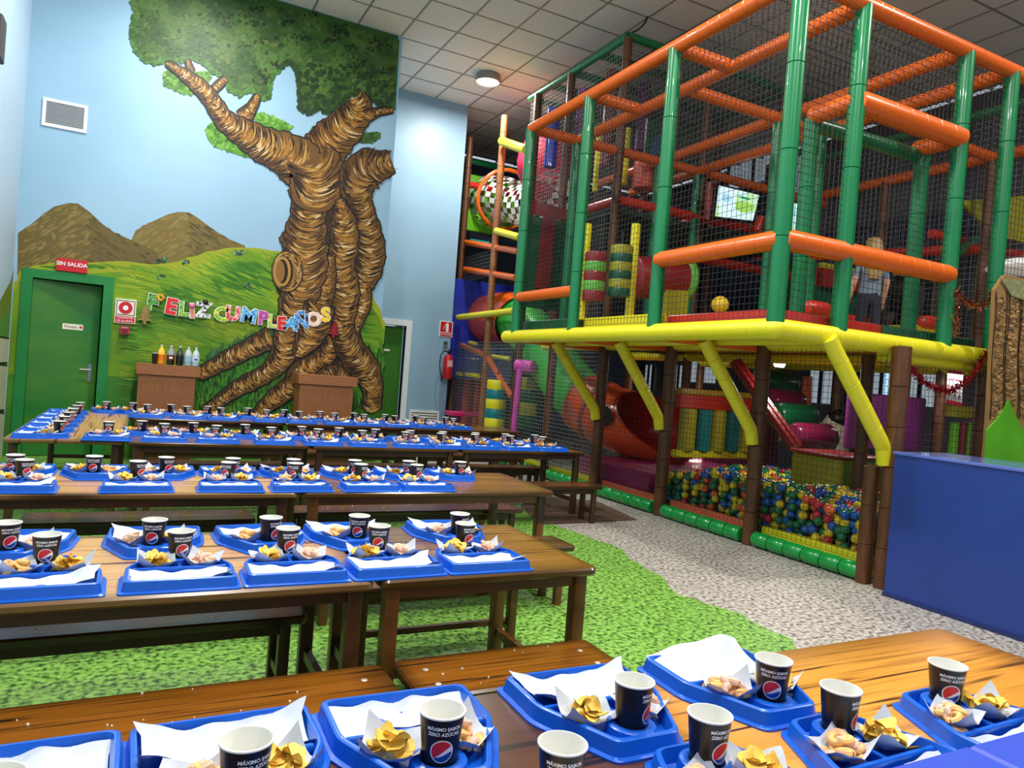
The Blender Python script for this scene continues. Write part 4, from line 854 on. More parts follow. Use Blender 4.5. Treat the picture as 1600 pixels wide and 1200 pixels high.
# blue serving counter on the right and the blue block in the bottom right corner
BLU = mat('blue_counter_panel', (34, 60, 136), 0.35, rgb2=(30, 54, 126), scale=1.5); BLT = mat('blue_counter_top', (92, 112, 190), 0.18, coat=0.6)  # top is a paler blue: its sheen is put into the colour
t = empty('serving_counter', (5.3, 2.2, 0)); tag(t, 'blue panelled serving counter beside the brown bamboo posts', 'counter')
MB().slab(-0.32, 0.30, -2.6, 1.25, 0, 1.045, 0.006, 0.003, 1).build('body', BLU, t); MB().slab(-0.33, 0.32, -2.61, 1.26, 1.045, 1.068, 0.01, 0.004, 2).build('top', BLT, t); MB().box(-0.335, -0.32, -2.6, 1.25, 0, 0.03).build('plinth', mat('counter_plinth', (24, 40, 96), 0.5), t, False)
t = empty('blue_block_counter', (1.6, 0.3, 0)); tag(t, 'blue surface with a seam in the bottom right corner, close to the camera', 'counter')
for k, (a, b) in enumerate(((-1.0, -0.462), (-0.458, 0.6))): MB().slab(a, b, -0.55, 0.335, 0.80, 0.90, 0.008, 0.005, 2).build('top_panel', mat('blue_near_top', (58, 84, 196), 0.3, coat=0.3), t)
MB().box(-0.96, 0.56, -0.5, 0.29, 0, 0.80).build('body', BLU, t, False)
# ------------------------------------------------------------------ soft play frame
def plast(n, c, r=0.3, c2=None): return mat(n, c, r, rgb2=c2, scale=5, coat=0.25)
ORG = plast('orange_foam_sleeve', (222, 98, 22)); YEL = plast('yellow_foam_sleeve', (226, 214, 26), 0.4); GRN = plast('green_foam_sleeve', (0, 112, 62)); BRN = mat('brown_bamboo_sleeve', (98, 58, 26), 0.45, rgb2=(78, 44, 18), scale=7, stretch=(6, 6, 1)); BRNL = mat('tan_bamboo_sleeve', (150, 98, 56), 0.45, rgb2=(128, 80, 42), scale=7)
REDP = plast('red_foam', (196, 44, 28)); DRED = plast('dark_red_foam', (136, 26, 30)); LIME = plast('lime_panel', (104, 190, 24), 0.4); TEAL = plast('teal_foam', (18, 122, 126)); PURP = plast('purple_vinyl', (112, 32, 108), 0.35); MAG = plast('magenta_vinyl', (150, 34, 92), 0.35); MAR = plast('maroon_vinyl', (116, 26, 62), 0.2); BLUP = plast('blue_panel', (30, 52, 168), 0.4); PINK = plast('pink_sleeve', (206, 76, 170), 0.4); OLIVE = plast('olive_yellow_vinyl', (166, 160, 30), 0.45); DGRN = plast('deep_green_foam', (6, 84, 50)); NETM = mat('black_net_cord', (34, 34, 36), 0.7); NETW = mat('pale_net_cord', (150, 156, 152), 0.7); NAVY = mat('navy_panel', (26, 34, 58), 0.7)
fr = empty('soft_play_frame', (5.2, 7.0, 0)); tag(fr, 'tall soft play climbing frame of padded pipes and nets on the right', 'play frame')
OFF = Vector((-5.2, -7.0, 0))
def part(g, name, m, smooth=True): o = g.build(name, m, fr, smooth); o.location = OFF; return o
def pipe(name, a, b, r, m, seg=0.15, n=12): return part(MB().pad(a, b, r, seg, n), name, m)
XA, XB, XC, XD = 3.95, 4.60, 5.87, 6.52          # front block grid
YA, YBk, YC2, YD = 3.72, 5.08, 6.42, 7.70
ZD, ZT = 1.97, 4.36
PR = 0.062
# outer posts of the upper deck (green)
for x, y in ((XA, YA), (XA, YBk), (XA, YC2), (XA, YD), (XB, YA), (XC, YA), (XD, YA)): pipe('post', (x, y, ZD-0.05), (x, y, ZT-0.01), 0.063, GRN, 0.62, 14)
for x, y in ((XB, 4.12), (XC+0.03, 4.06), (XB, YD), (XC, YD)): pipe('post', (x, y, ZD), (x, y, 3.62 if y < 5 else ZT), 0.062, GRN, 0.62)
# orange roof grid
for a, b in (((XA, YA, ZT), (XA, YD, ZT)), ((XA, YA, ZT), (9.0, YA, ZT)), ((XB, YA, ZT), (XB, YD, ZT)), ((XC, YA, ZT), (XC, 9.2, ZT)), ((XD, YA, ZT), (XD, 9.2, ZT)), ((XA, YBk, ZT), (XB, YBk, ZT)), ((XA, YC2, ZT), (XB, YC2, ZT)), ((XA, YD, ZT), (XB, YD, ZT)), ((XB, 5.70, ZT), (XD, 5.70, ZT)), ((XB, YD, ZT), (9.0, YD, ZT)), ((8.6, YA, ZT), (8.6, YD, ZT)), ((XD, 5.05, ZT), (8.6, 5.05, ZT))): pipe('roof_rail', a, b, PR, ORG, 0.13)
# doorway box in the near face
pipe('lintel', (XB, YA, 3.64), (XC, YA, 3.64), 0.085, ORG, 0.17); pipe('lintel_side', (XB, YA, 3.64), (XB, 4.12, 3.64), 0.07, ORG, 0.2); pipe('lintel_side', (XC, YA, 3.64), (XC, 4.1, 3.64), 0.07, ORG, 0.2); pipe('lintel', (XB, 4.12, 3.58), (XC, 4.08, 3.58), 0.062, GRN, 0.4)
# handrails
pipe('handrail', (XA, YBk, 2.51), (XA, YA, 2.51), 0.072, ORG, 0.19); pipe('handrail', (XA, YA, 2.515), (XB, YA, 2.515), 0.078, ORG, 0.17); pipe('handrail', (XB, YA, 2.515), (XC, YA, 2.515), 0.078, ORG, 0.17)
pipe('handrail', (XA, YD, 2.35), (XA, YC2, 2.34), 0.062, ORG, 0.085)
# yellow deck edge, inner beam, struts
pipe('deck_beam', (XA, YA, ZD-0.09), (XA, 7.95, ZD-0.09), 0.076, YEL, 0.2); pipe('deck_beam', (XA, YA, ZD-0.09), (XD+0.08, YA, ZD-0.09), 0.076, YEL, 0.2)
part(MB().ball((XA, YA, ZD-0.09), 0.0765, 16, 10), 'beam_corner', YEL); part(MB().ball((XA, YA, ZT), 0.0625, 16, 10), 'rail_corner', ORG); pipe('inner_beam', (5.2, YA, 1.885), (5.2, 9.2, 1.885), 0.065, YEL, 0.2); pipe('inner_beam', (XB, YA, 1.87), (XB, YD, 1.87), 0.05, YEL, 0.2); pipe('inner_beam', (5.2, YA+0.05, 1.80), (XD, YA+0.05, 1.80), 0.06, YEL, 0.2); pipe('inner_beam', (6.6, YA, 1.85), (6.6, 9, 1.85), 0.06, YEL, 0.2); pipe('inner_beam', (8.0, YA, 1.85), (8.0, 9, 1.85), 0.06, YEL, 0.2)
for y in (YBk-0.06, YC2-0.04, YD-0.05): pipe('cross_beam', (XA, y+0.05, 1.86), (5.2, y+0.05, 1.86), 0.05, ORG, 0.3)
for (xa, ya), (xb, yb) in (((4.43, 3.66), (5.13, 3.62)), ((4.43, 4.98), (5.12, 4.97)), ((4.48, 6.34), (5.12, 6.33)), ((4.44, 7.60), (5.12, 7.59))):
    a = Vector((xa, ya, 1.86)); b = Vector((xb, yb, 1.03)); e = (b-a).normalized(); pipe('strut', a, b-e*0.05, 0.06, YEL, 0.21); pipe('strut_end', b-e*0.06, b-e*0.06+Vector((0.03, 0, -0.13)), 0.06, YEL, 0.13)
# deck boards and coloured edge strips
part(MB().box(XA+0.02, 9.0, YA+0.02, YD, ZD-0.06, ZD-0.02), 'deck_board', mat('deck_underside', (186, 140, 30), 0.6), False)
def strip(x0, x1, y0, y1, z0, z1, m): part(MB().slab(x0, x1, y0, y1, z0, z1, 0.012, 0.01, 2), 'edge_pad', m)
strip(XA+0.08, XA+0.2, YA+0.1, YBk-0.07, ZD-0.02, ZD+0.065, REDP); strip(XA+0.1, XB+0.6, YA+0.08, YA+0.2, ZD-0.02, ZD+0.065, REDP); strip(XB+0.62, XD-0.07, YA+0.08, YA+0.2, ZD-0.02, ZD+0.065, DGRN)
strip(XA+0.08, XA+0.2, YBk+0.07, YC2-0.07, ZD-0.02, ZD+0.09, YEL); strip(XA+0.08, XA+0.2, YC2+0.07, YD, ZD-0.02, ZD+0.1, DGRN)
# ground floor bamboo posts along the front line and inside
for i, y in enumerate((3.66, 4.98, 6.31, 7.62, 8.9, 9.95, 11.12, 12.55)):
    hi = 1.86 if y < 8 else 5.78
    if i == 0: continue
    pipe('post', (5.18, y, 0), (5.18, y, hi if y > 9 else (1.86 if y < 8.5 else 2.6)), 0.07 if y < 8.5 else 0.06, BRN if i not in (6,) else BRNL, 0.29)
pipe('post', (5.16, 3.585, 0), (5.16, 3.585, 1.86), 0.07, BRN, 0.29); pipe('post', (5.14, 3.74, 0), (5.14, 3.74, 0.92), 0.06, BRN, 0.29)
pipe('post', (6.55, 3.75, 0), (6.55, 3.75, 1.86), 0.07, BRN, 0.29)
for x, y in ((5.2, 7.66), (5.2, 9.0), (6.6, 7.7), (8.0, 7.7), (6.6, 9.0), (6.6, 10.3), (8.0, 10.3), (8.0, 9.0)): pipe('post', (x, y, 1.95), (x, y, 5.78), 0.058, BRN, 0.29)
for x, y in ((6.14, 4.60), (6.6, 6.4), (6.6, 7.7), (8.0, 3.75), (8.0, 5.05), (8.0, 6.4), (8.0, 7.7), (6.6, 9.0), (6.6, 10.3), (8.0, 9.0), (9.2, 5.05), (9.2, 7.0), (9.2, 8.6)): pipe('post', (x, y, 0), (x, y, 1.86), 0.062, BRN, 0.29, 10)
for x, y in ((8.6, 3.75), (8.6, 5.05), (8.6, 6.4), (8.6, 7.7), (XD, 5.7), (XC, 5.7), (XD, YD)): pipe('post', (x, y, 1.97), (x, y, ZT), 0.06, BRN if x > 8 else GRN, 0.4, 10)
# rear tower rails
ZR = 5.80
for a, b in (((5.2, 7.66, ZR), (5.2, 10.25, ZR)), ((5.2, 7.66, ZR), (9.4, 7.66, ZR)), ((6.6, 7.66, ZR), (6.6, 13.5, ZR)), ((5.2, 9.0, ZR), (8.0, 9.0, ZR)), ((5.2, 10.25, ZR), (8.0, 10.25, ZR)), ((5.2, 8.3, ZR), (8.0, 8.3, ZR)), ((5.2, 9.6, ZR), (8.0, 9.6, ZR)), ((8.0, 7.66, ZR), (8.0, 13.5, ZR)), ((5.1, 13.2, 5.55), (8.0, 13.2, 5.55)), ((5.1, 14.2, 5.3), (8.0, 14.2, 5.3)), ((8.6, 7.66, 4.9), (8.6, 3.72, 4.9))): pipe('tower_rail', a, b, 0.055, GRN, 0.12, 10)
for a, b in (((5.2, 7.66, 3.72), (5.2, 10.2, 3.72)), ((5.2, 7.7, 3.75), (8.6, 7.7, 3.75)), ((6.6, 7.7, 3.72), (6.6, 10.2, 3.72)), ((6.6, 9.0, 3.72), (9.2, 9.0, 3.72)), ((5.2, 9.0, 3.72), (6.6, 9.0, 3.72)), ((5.2, 9.0, 2.9), (6.6, 9.0, 2.9)), ((6.6, 7.7, 3.2), (8.6, 7.7, 3.2)), ((8.6, 5.05, 3.3), (8.6, 7.7, 3.5)), ((6.52, 5.7, 2.35), (8.6, 5.7, 2.35)), ((8.6, 4.2, 3.3), (10.2, 5.4, 3.3)), ((5.2, 12.5, 4.9), (7.5, 12.5, 4.9)), ((6.6, 8.2, 2.35), (6.6, 9.2, 2.35))): pipe('level_rail', a, b, 0.062, REDP, 0.1, 10)
part(MB().box(5.25, 8.6, 7.72, 10.2, 3.60, 3.66), 'deck_board', mat('dark_deck', (44, 60, 52), 0.7), False)
part(MB().box(5.25, 9.5, 7.72, 8.2, 1.88, 1.95), 'deck_board', mat('dark_deck', (44, 60, 52), 0.7), False)
# yellow / orange rails of the slide bay
def rail(pa, pb, X, r, m, nm='bay_rail', seg=0.5): pipe(nm, pX(*pa, X), pX(*pb, X), r, m, seg, 10)
rail((784, 221), (822, 234), 5.12, 0.075, YEL); rail((776, 361), (812, 371), 5.12, 0.06, YEL); rail((716, 496), (803, 486), 5.10, 0.055, YEL); rail((729, 379), (810, 393), 5.2, 0.055, ORG); rail((727, 421), (806, 434), 5.2, 0.055, ORG); rail((762, 558), (800, 620), 5.2, 0.05, ORG, 'bay_rail', 0.1); rail((722, 540), (760, 556), 5.25, 0.05, ORG); rail((722, 533), (744, 537), 5.4, 0.035, YEL); rail((761, 555), (796, 561), 5.3, 0.035, YEL); rail((712, 583), (721, 585), 5.2, 0.04, YEL); rail((729, 585), (748, 588), 5.2, 0.045, YEL); rail((736, 376), (764, 381), 5.3, 0.04, TEAL)
# nets
def net(o, u, v, cell, r=0.0022, m=None, diag=False, nm='net'):
    o, u, v = Vector(o), Vector(u), Vector(v); g = MB(); nu, nv = max(1, round(u.length/cell)), max(1, round(v.length/cell)); nn = u.cross(v).normalized()
    def strand(a, b):
        d = (b-a).normalized(); s = d.cross(nn); R3 = [nn*r, (-nn*0.5+s*0.87)*r, (-nn*0.5-s*0.87)*r]
        g.add([a+q for q in R3]+[b+q for q in R3], [(0, 1, 4, 3), (1, 2, 5, 4), (2, 0, 3, 5)])
    if not diag:
        for i in range(nu+1): strand(o+u*(i/nu), o+u*(i/nu)+v)
        for j in range(nv+1): strand(o+v*(j/nv), o+v*(j/nv)+u)
    else:
        for k in range(-nv, nu+1):
            for sg in (1, -1):
                t0, t1 = max(0, -k), min(nv, nu-k)
                if t1 <= t0: continue
                f = (lambda t: o+u*((k+t)/nu)+v*(t/nv)) if sg > 0 else (lambda t: o+u*((k+t)/nu)+v*(1-t/nv))
                strand(f(t0), f(t1))
    q = part(g, nm, m or NETM, False); return q
net((XA, YA, ZD), (0, YD-YA, 0), (0, 0, ZT-ZD), 0.052); net((XA, YA, ZD), (XD-XA, 0, 0), (0, 0, ZT-ZD), 0.052); net((XA, YA, ZT+0.01), (9.0-XA, 0, 0), (0, YD-YA, 0), 0.06, 0.0026, None, True)
net((XD, YA, ZD), (2.5, 0, 0), (0, 0, ZT-ZD), 0.055); net((XA, YD, ZD), (2.6, 0, 0), (0, 0, ZT-ZD), 0.055, 0.002)
net((5.16, 3.7, 0.16), (0, 5.2, 0), (0, 0, 1.68), 0.052); net((5.2, YA+0.02, 0.1), (1.35, 0, 0), (0, 0, 1.66), 0.052)
net((5.14, 7.7, 0.2), (0, 4.85, 0), (0, 0, 1.75), 0.055, 0.0022, NETW); net((5.2, 7.7, 1.95), (0, 2.5, 0), (0, 0, 3.8), 0.06, 0.0022, NETW); net((5.2, 10.2, 1.3), (0, 2.3, 0), (0, 0, 0.6), 0.06, 0.0022, NETW); net((5.25, 11.2, 3.1), (0, 1.3, 0), (0, 0, 0.45), 0.06, 0.002, NETW)
net((5.2, 7.66, ZR), (4.2, 0, 0), (0, 5.6, 0), 0.07, 0.0024); net((6.6, 7.7, 1.95), (0, 2.6, 0), (0, 0, 3.8), 0.07, 0.002); net((5.2, 7.7, 4.4), (3.4, 0, 0), (0, 0, 1.4), 0.065, 0.002)
net((8.6, YA, ZD), (0, 4, 0), (0, 0, 2.9), 0.07, 0.002, NETW)
# ball pit kerb: green pads one by one, coloured foam strip behind
kb = empty('ball_pit_kerb', (5.18, 3.75, 0)); tag(kb, 'row of green pads along the foot of the ball pit', 'kerb')
pm = MB().lathe([(0.03, -0.09), (0.058, -0.086), (0.07, -0.07), (0.07, 0.07), (0.058, 0.086), (0.03, 0.09)], 16, Matrix.Rotation(PI/2, 4, 'X')).mesh('kerb_pad', plast('kerb_green', (10, 142, 58), 0.25))
y = 3.84; segs = [(3.76, 4.90), (5.06, 6.22), (6.40, 7.54), (7.72, 8.84), (9.0, 9.9), (10.05, 11.0)]
for a, b in segs:
    n = round((b-a)/0.182)
    for k in range(n): o = link('kerb_pad', pm, kb); o.scale = (1, (b-a)/n/0.18, 1); o.location = (-0.02, a+(k+0.5)*(b-a)/n-3.75, 0.075)
for (a, b), m in zip(segs, (YEL, plast('salmon_foam', (222, 104, 70), 0.4), plast('salmon_foam', (222, 104, 70), 0.4), YEL, YEL, TEAL)): o = MB().slab(0.06, 0.14, a-3.75, b-3.75, 0.03, 0.19, 0.01, 0.008, 2).build('foam_strip', m, kb)
MB().box(0.14, 3.6, 0.05, 3.6, 0.0, 0.03).build('pit_floor', mat('pit_floor', (34, 60, 66), 0.8), kb, False)
# balls
BC = [mat('pit_ball_%s' % n, c, 0.28, coat=0.2) for n, c in (('green', (16, 116, 70)), ('yellow', (226, 196, 30)), ('blue', (20, 88, 176)), ('red', (190, 30, 52)), ('orange', (228, 96, 42)))]
BW = [0.34, 0.27, 0.23, 0.08, 0.08]; BNM = ['green', 'yellow', 'blue', 'red', 'orange']
BR = 0.041; br = random.Random(9)
bm = [MB().ball((0, 0, 0), BR, 14, 9).mesh('pit_ball', m) for m in BC]
def pit_top(x, y):
    z = 0.50+0.05*math.sin(x*3+y*2)+0.02*math.sin(y*7)
    if y > 6.0: z -= 0.12*(y-6.0)
    return z
cand = []
step = 0.079
for i in range(30):
    for j in range(46):
        x = 5.36+i*step+(j % 2)*step/2; y = 3.82+j*step*0.9
        if x > 7.55: continue
        if 5.9 < x and 3.85 < y < 4.9 and x < 7.0 and False: continue
        if y > 6.55 and x < 7.3 and y > 6.6: continue
        zt = pit_top(x, y)
        L = 6 if i < 1 else (2 if i < 4 else 1)
        for k in range(L): cand.append((x+br.uniform(-0.016, 0.016)+(k % 2)*0.012, y+br.uniform(-0.016, 0.016)+(k % 2)*0.03, zt+br.uniform(-0.018, 0.018)-k*0.068))
cand = [(x, y, z) for x, y, z in cand if z > 0.07 and not (6.05 < x < 6.8 and 4.74 < y < 5.42) and not (6.24 < x < 7.0 and 4.1 < y < 4.76)]
cand.sort(key=lambda p: proj(p)[2])
stuff = MB()
for k, p in enumerate(cand):
    c = br.choices(range(5), BW)[0]
    if k < 300:
        o = link('pit_ball', bm[c]); o.location = p; o.rotation_euler = (br.uniform(0, 6), br.uniform(0, 6), 0); tag(o, '%s plastic ball at the front of the ball pit' % BNM[c], 'ball', '%s balls at the front of the ball pit' % BNM[c])
    else:
        stuff.cur = c; stuff.ball(p, BR, 10, 6)
tag(stuff.build('ball_pit_fill', BC), 'mass of coloured plastic balls further back in the pit', 'balls', kind='stuff')

# ------------------------------------------------------------------ slide and equipment inside the frame
def solid(name, g, m, label, cat, group=None, smooth=True): o = g.build(name, m, None, smooth); tag(o, label, cat, group); return o
ts = empty('tube_slide', (5.8, 9.8, 0)); tag(ts, 'winding tube slide, orange and green, ending at the purple block', 'slide')
def tsp(g, name, m): o = g.build(name, m, ts); o.location = (-5.8, -9.8, 0); return o
def spline(P, n):
    out = []
    for i in range(len(P)-1):
        p0, p1, p2, p3 = [Vector(P[max(0, min(len(P)-1, q))]) for q in (i-1, i, i+1, i+2)]
        for k in range(n): t = k/n; out.append(0.5*(2*p1+(p2-p0)*t+(2*p0-5*p1+4*p2-p3)*t*t+(3*p1-p0-3*p2+p3)*t**3))
    out.append(Vector(P[-1])); return out
g = MB(); g.slab(-0.55, 0.72, 1.30, 3.12, 0, 0.05, 0.03, 0.01, 3, Matrix.Translation((5.55, 12.42, 0)) @ Matrix.Rotation(PI/2, 4, 'X')); tsp(g, 'entry_panel', BLUP)
g = MB(); g.tube(spline([(5.78, 12.35, 2.45), (5.76, 11.9, 2.45), (5.72, 11.35, 2.42), (5.72, 11.05, 2.34)], 6), 0.46, 22, False); tsp(g, 'orange_elbow', plast('orange_slide', (232, 92, 20), 0.25))
GSL = plast('green_slide', (64, 186, 66), 0.25)
P = spline([(5.72, 11.2, 2.40), (5.73, 10.75, 2.22), (5.76, 10.3, 1.95), (5.80, 9.85, 1.62), (5.84, 9.4, 1.30), (5.90, 9.0, 1.08)], 5)
g = MB(); g.tube(P[:12], 0.41, 24, False); tsp(g, 'green_section', GSL); g = MB(); g.tube(P[11:], 0.41, 24, False); tsp(g, 'green_section', GSL)
def flange(p, d, r, m): gg = MB(); d = Vector(d).normalized(); gg.tube([Vector(p)-d*0.025, Vector(p)+d*0.025], r, 24); return tsp(gg, 'joint_flange', m)
flange(P[11], P[12]-P[10], 0.435, DGRN)
P2 = spline([(5.88, 9.05, 1.10), (5.96, 8.72, 0.98), (6.10, 8.36, 0.89), (6.32, 8.02, 0.84), (6.62, 7.74, 0.82), (6.85, 7.55, 0.84)], 6)
def bell(rad, col, nm, tcut):
    gg = MB(); rs = []; nr = 16; na = 30
    def at_t(t): q = t*(len(P2)-1); k = min(int(q), len(P2)-2); return P2[k].lerp(P2[k+1], q-k), (P2[k+1]-P2[k]).normalized()
    for i in range(nr+1):
        R_ = []
        for k in range(na):
            ph = 2*PI*k/na; te = 1-tcut*(0.5-0.5*math.cos(ph+PI/4))**1.2; t = te*i/nr; p, d = at_t(t); u, v = gg.frame(d)
            if v.z < 0: v = -v
            r = rad*(1+0.10*t); R_.append(p+u*(r*math.sin(ph))-v*(r*math.cos(ph)))
        rs.append(R_)
    gg.rings(rs, True, False, False); return tsp(gg, nm, col)
bell(0.44, plast('orange_bell', (226, 82, 24), 0.25), 'orange_bell', 0.62); bell(0.425, plast('red_chute', (200, 26, 18), 0.25), 'red_lining', 0.60)
flange(P2[6], P2[7]-P2[5], 0.475, plast('bell_joint', (150, 60, 24), 0.4))
q = pX(945, 650, 5.66); g = MB(); g.lathe([(0.02, 0), (0.125, 0.0), (0.14, 0.02)], 20, Matrix.Translation(q) @ Matrix.Rotation(-PI/2, 4, 'Y') @ Matrix.Rotation(0.35, 4, 'X')); tsp(g, 'porthole', BLACK)  # solid black disc painted in for the shade of a hole in the bell
solid('foam_block', MB().slab(5.32, 7.4, 6.72, 8.35, 0.02, 0.40, 0.03, 0.02, 3), MAG, 'long purple foam landing block under the slide mouth', 'foam block')
def boxat(x0, x1, y0, y1, z0, z1): return MB().slab(x0, x1, y0, y1, z0, z1, 0.02, 0.015, 3)
# stepped foam cubes in the pit
cb = empty('foam_step_cubes', (6.42, 5.08, 0)); tag(cb, 'olive and lime foam cube with red lid standing in the ball pit', 'foam block')
for (a, m, n) in (((-0.33, -0.25, -0.29, 0.29, 0.02, 0.84), OLIVE, 'olive_side'), ((-0.25, 0.33, -0.29, 0.29, 0.02, 0.84), plast('lime_vinyl', (110, 156, 40), 0.4), 'lime_side'), ((-0.35, 0.35, -0.31, 0.31, 0.84, 0.88), plast('red_lid', (150, 36, 40), 0.35), 'lid')): boxat(*a).build(n, m, cb)
solid('foam_step', boxat(6.28, 6.95, 4.15, 4.72, 0.02, 0.58), DRED, 'dark red foam step beside the olive cube', 'foam block')
# rollers of the staircase mangle
def roller(c, L, r, m, label, axis='X'):
    g = MB(); M = Matrix.Translation(c) @ (Matrix.Rotation(PI/2, 4, 'Y') if axis == 'X' else Matrix.Rotation(PI/2, 4, 'X')); g.lathe([(0.02, -L/2-0.02), (r*0.8, -L/2), (r, -L/2+0.05), (r, L/2-0.05), (r*0.8, L/2), (0.02, L/2+0.02)], 20, M)
    return solid('foam_roller', g, m, label, 'roller', 'foam rollers')
def place(px, py, Y): return pY(px, py, Y)
roller(place(1268, 684, 5.9), 0.62, 0.17, MAR, 'maroon foam roller resting above the olive cube'); roller(place(1240, 652, 6.3), 0.62, 0.17, DGRN, 'green foam roller just above the lower maroon roller'); roller(place(1225, 627, 6.8), 0.6, 0.15, MAR, 'maroon foam roller between two green rollers'); roller(place(1215, 597, 7.3), 0.6, 0.16, DGRN, 'uppermost green foam roller under the deck')
roller(place(1278, 483, 4.9), 0.30, 0.075, REDP, 'small red roller on the deck behind the second green post'); roller(place(1458, 505, 4.7), 0.36, 0.07, REDP, 'small red roller on the deck near the gold tinsel'); roller(place(1265, 392, 4.3), 0.36, 0.06, REDP, 'thin red roller just behind the orange handrail corner')
g = MB(); a, b = pY(1146, 566, 6.2), pY(1240, 700, 5.4); g.tube([a, b], 0.05, 8); g.tube([a+Vector((0.06, 0, 0.02)), b+Vector((0.06, 0, 0.02))], 0.05, 8); solid('climbing_ramp_rail', g, DRED, 'dark red sloping rail running down into the ball pit', 'rail')
# window of upright rollers
rw = empty('roller_window', (0, 0, 0)); Yw = 7.0; tag(rw, 'window of yellow and teal upright rollers at the back of the ball pit', 'panel')
a, b = pY(1066, 612, Yw), pY(1172, 712, Yw)
MB().slab(a.x-0.06, b.x+0.1, Yw-0.06, Yw+0.06, a.z-0.20, a.z-0.03, 0.02, 0.01, 2).build('red_lintel', REDP, rw); MB().slab(a.x-0.06, b.x+0.1, Yw-0.07, Yw+0.07, a.z-0.03, a.z+0.05, 0.02, 0.01, 2).build('yellow_cap', plast('ochre_foam', (182, 140, 30), 0.4), rw); MB().slab(a.x-0.06, b.x+0.1, Yw-0.06, Yw+0.06, b.z-0.04, b.z+0.05, 0.02, 0.01, 2).build('yellow_sill', YEL, rw)
W = b.x-a.x
for k in range(5):
    x = a.x+W*(k+0.5)/5; MB().pad((x, Yw, b.z+0.05), (x, Yw, a.z-0.2), W/5*0.44, 3, 14).build('upright_roller', (plast('ochre_roller', (176, 160, 26), 0.4), TEAL)[k % 2], rw)
# curtains and wall boards
solid('vinyl_curtain', boxat(7.35, 7.41, 6.75, 8.5, 0.1, 1.35), plast('plum_curtain', (92, 18, 50), 0.5), 'dark plum vinyl sheet behind the slide mouth', 'curtain')
a, b = pY(1330, 612, 5.3), pY(1442, 705, 5.3); solid('vinyl_partition', boxat(a.x, b.x, 5.3, 5.36, b.z, a.z), PURP, 'purple vinyl panel behind the tall brown post', 'panel')
a = pY(1300, 706, 6.4); g = MB(); g.lathe([(0.17, 0), (0.2, 0.06), (0.19, 0.3), (0.1, 0.46), (0.04, 0.5)], 16, Matrix.Translation((a.x, 6.4, a.z))); solid('cream_punch_bag', g, mat('cream_canvas', (226, 220, 194), 0.6), 'cream pear shaped bag next to the purple panel', 'bag')
a = pY(1310, 655, 6.35); g = MB(); g.ball(a, 0.13, 14, 9); solid('black_ball', g, BLACK, 'black rubber ball above the cream bag', 'ball')
a, b = pY(1259, 640, 7.8), pY(1262, 588, 7.8); g = MB(); g.pad(b, a, 0.075, 0.13); solid('orange_roller', g, ORG, 'bright orange upright sleeve under the deck', 'sleeve')
a = pY(1205, 683, 7.6); g = MB(); g.pad(a-Vector((0.14, 0, 0)), a+Vector((0.14, 0, 0)), 0.07, 0.3); solid('yellow_sleeve', g, YEL, 'short bright yellow sleeve beside the ramp rail', 'sleeve')
a, b = pY(1198, 690, 7.6), pY(1196, 735, 7.6); g = MB(); g.pad(a, b, 0.06, 0.06); solid('pink_rope_post', g, PINK, 'pink knotted post under the yellow sleeve', 'post')
# pink hook and striped columns of the slide bay
g = MB(); pts = [pX(803, 672, 5.16), pX(808, 620, 5.16), pX(812, 582, 5.16)]; g.pad(pts[0], pts[2]+Vector((0, 0, 0.06)), 0.05, 0.4); g.pad(pX(808, 571, 5.16), pX(834, 574, 5.3), 0.10, 0.3); solid('pink_padded_hook', g, PINK, 'pink padded hook post in front of the green tube', 'post')
def striped(base, H, r, cols, label, n=16):
    t = empty('striped_punch_bag', base); tag(t, label, 'punch bag', 'striped foam bags'); h = H/len(cols)
    for k, c in enumerate(cols): MB().lathe([(r*0.96, k*h), (r, k*h+0.02), (r, (k+1)*h-0.02), (r*0.96, (k+1)*h)], n).build('stripe', c, t)
    MB().tube([(0, 0, H), (0, 0, H+0.15)], 0.012, 6).build('hanger', BLACK, t)
def bag(px, pb, pt, Y, r, cols, label): a = pY(px[1], pb, Y); b = pY(px[0], pt, Y); striped((a.x, Y, a.z), b.z-a.z, r, cols, label)
bag((779, 772), 668, 594, 10.6, 0.17, (YEL, TEAL, YEL, TEAL, YEL), 'yellow and teal striped column left of the pink hook'); bag((828, 822), 668, 590, 10.2, 0.16, (DGRN, OLIVE, DGRN, OLIVE), 'green and olive striped column right of the pink hook')
for (px, c, lb) in ((717, PURP, 'purple sleeve, leftmost of the standing sleeves by the extinguisher'), (727, plast('coral', (224, 92, 66), 0.4), 'slim coral sleeve between the purple and dark red ones'), (735, DRED, 'dark red sleeve left of the wide coral one'), (745, plast('coral', (224, 92, 66), 0.4), 'wide coral sleeve next to the tan post')):
    a, b = pY(px-4, 650, 12.9), pY(px, 592, 12.9); g = MB(); g.pad((a.x, 12.9, 0), (a.x, 12.9, b.z), 0.10, 3); solid('standing_sleeve', g, c, lb, 'sleeve', 'standing sleeves by the extinguisher')
a = pY(728, 646, 11.9); solid('pink_cushion', boxat(a.x-0.35, a.x+0.35, 11.8, 12.1, a.z-0.05, a.z+0.03), plast('hot_pink', (216, 36, 110), 0.4), 'hot pink cushion at the foot of the coral sleeves', 'cushion')
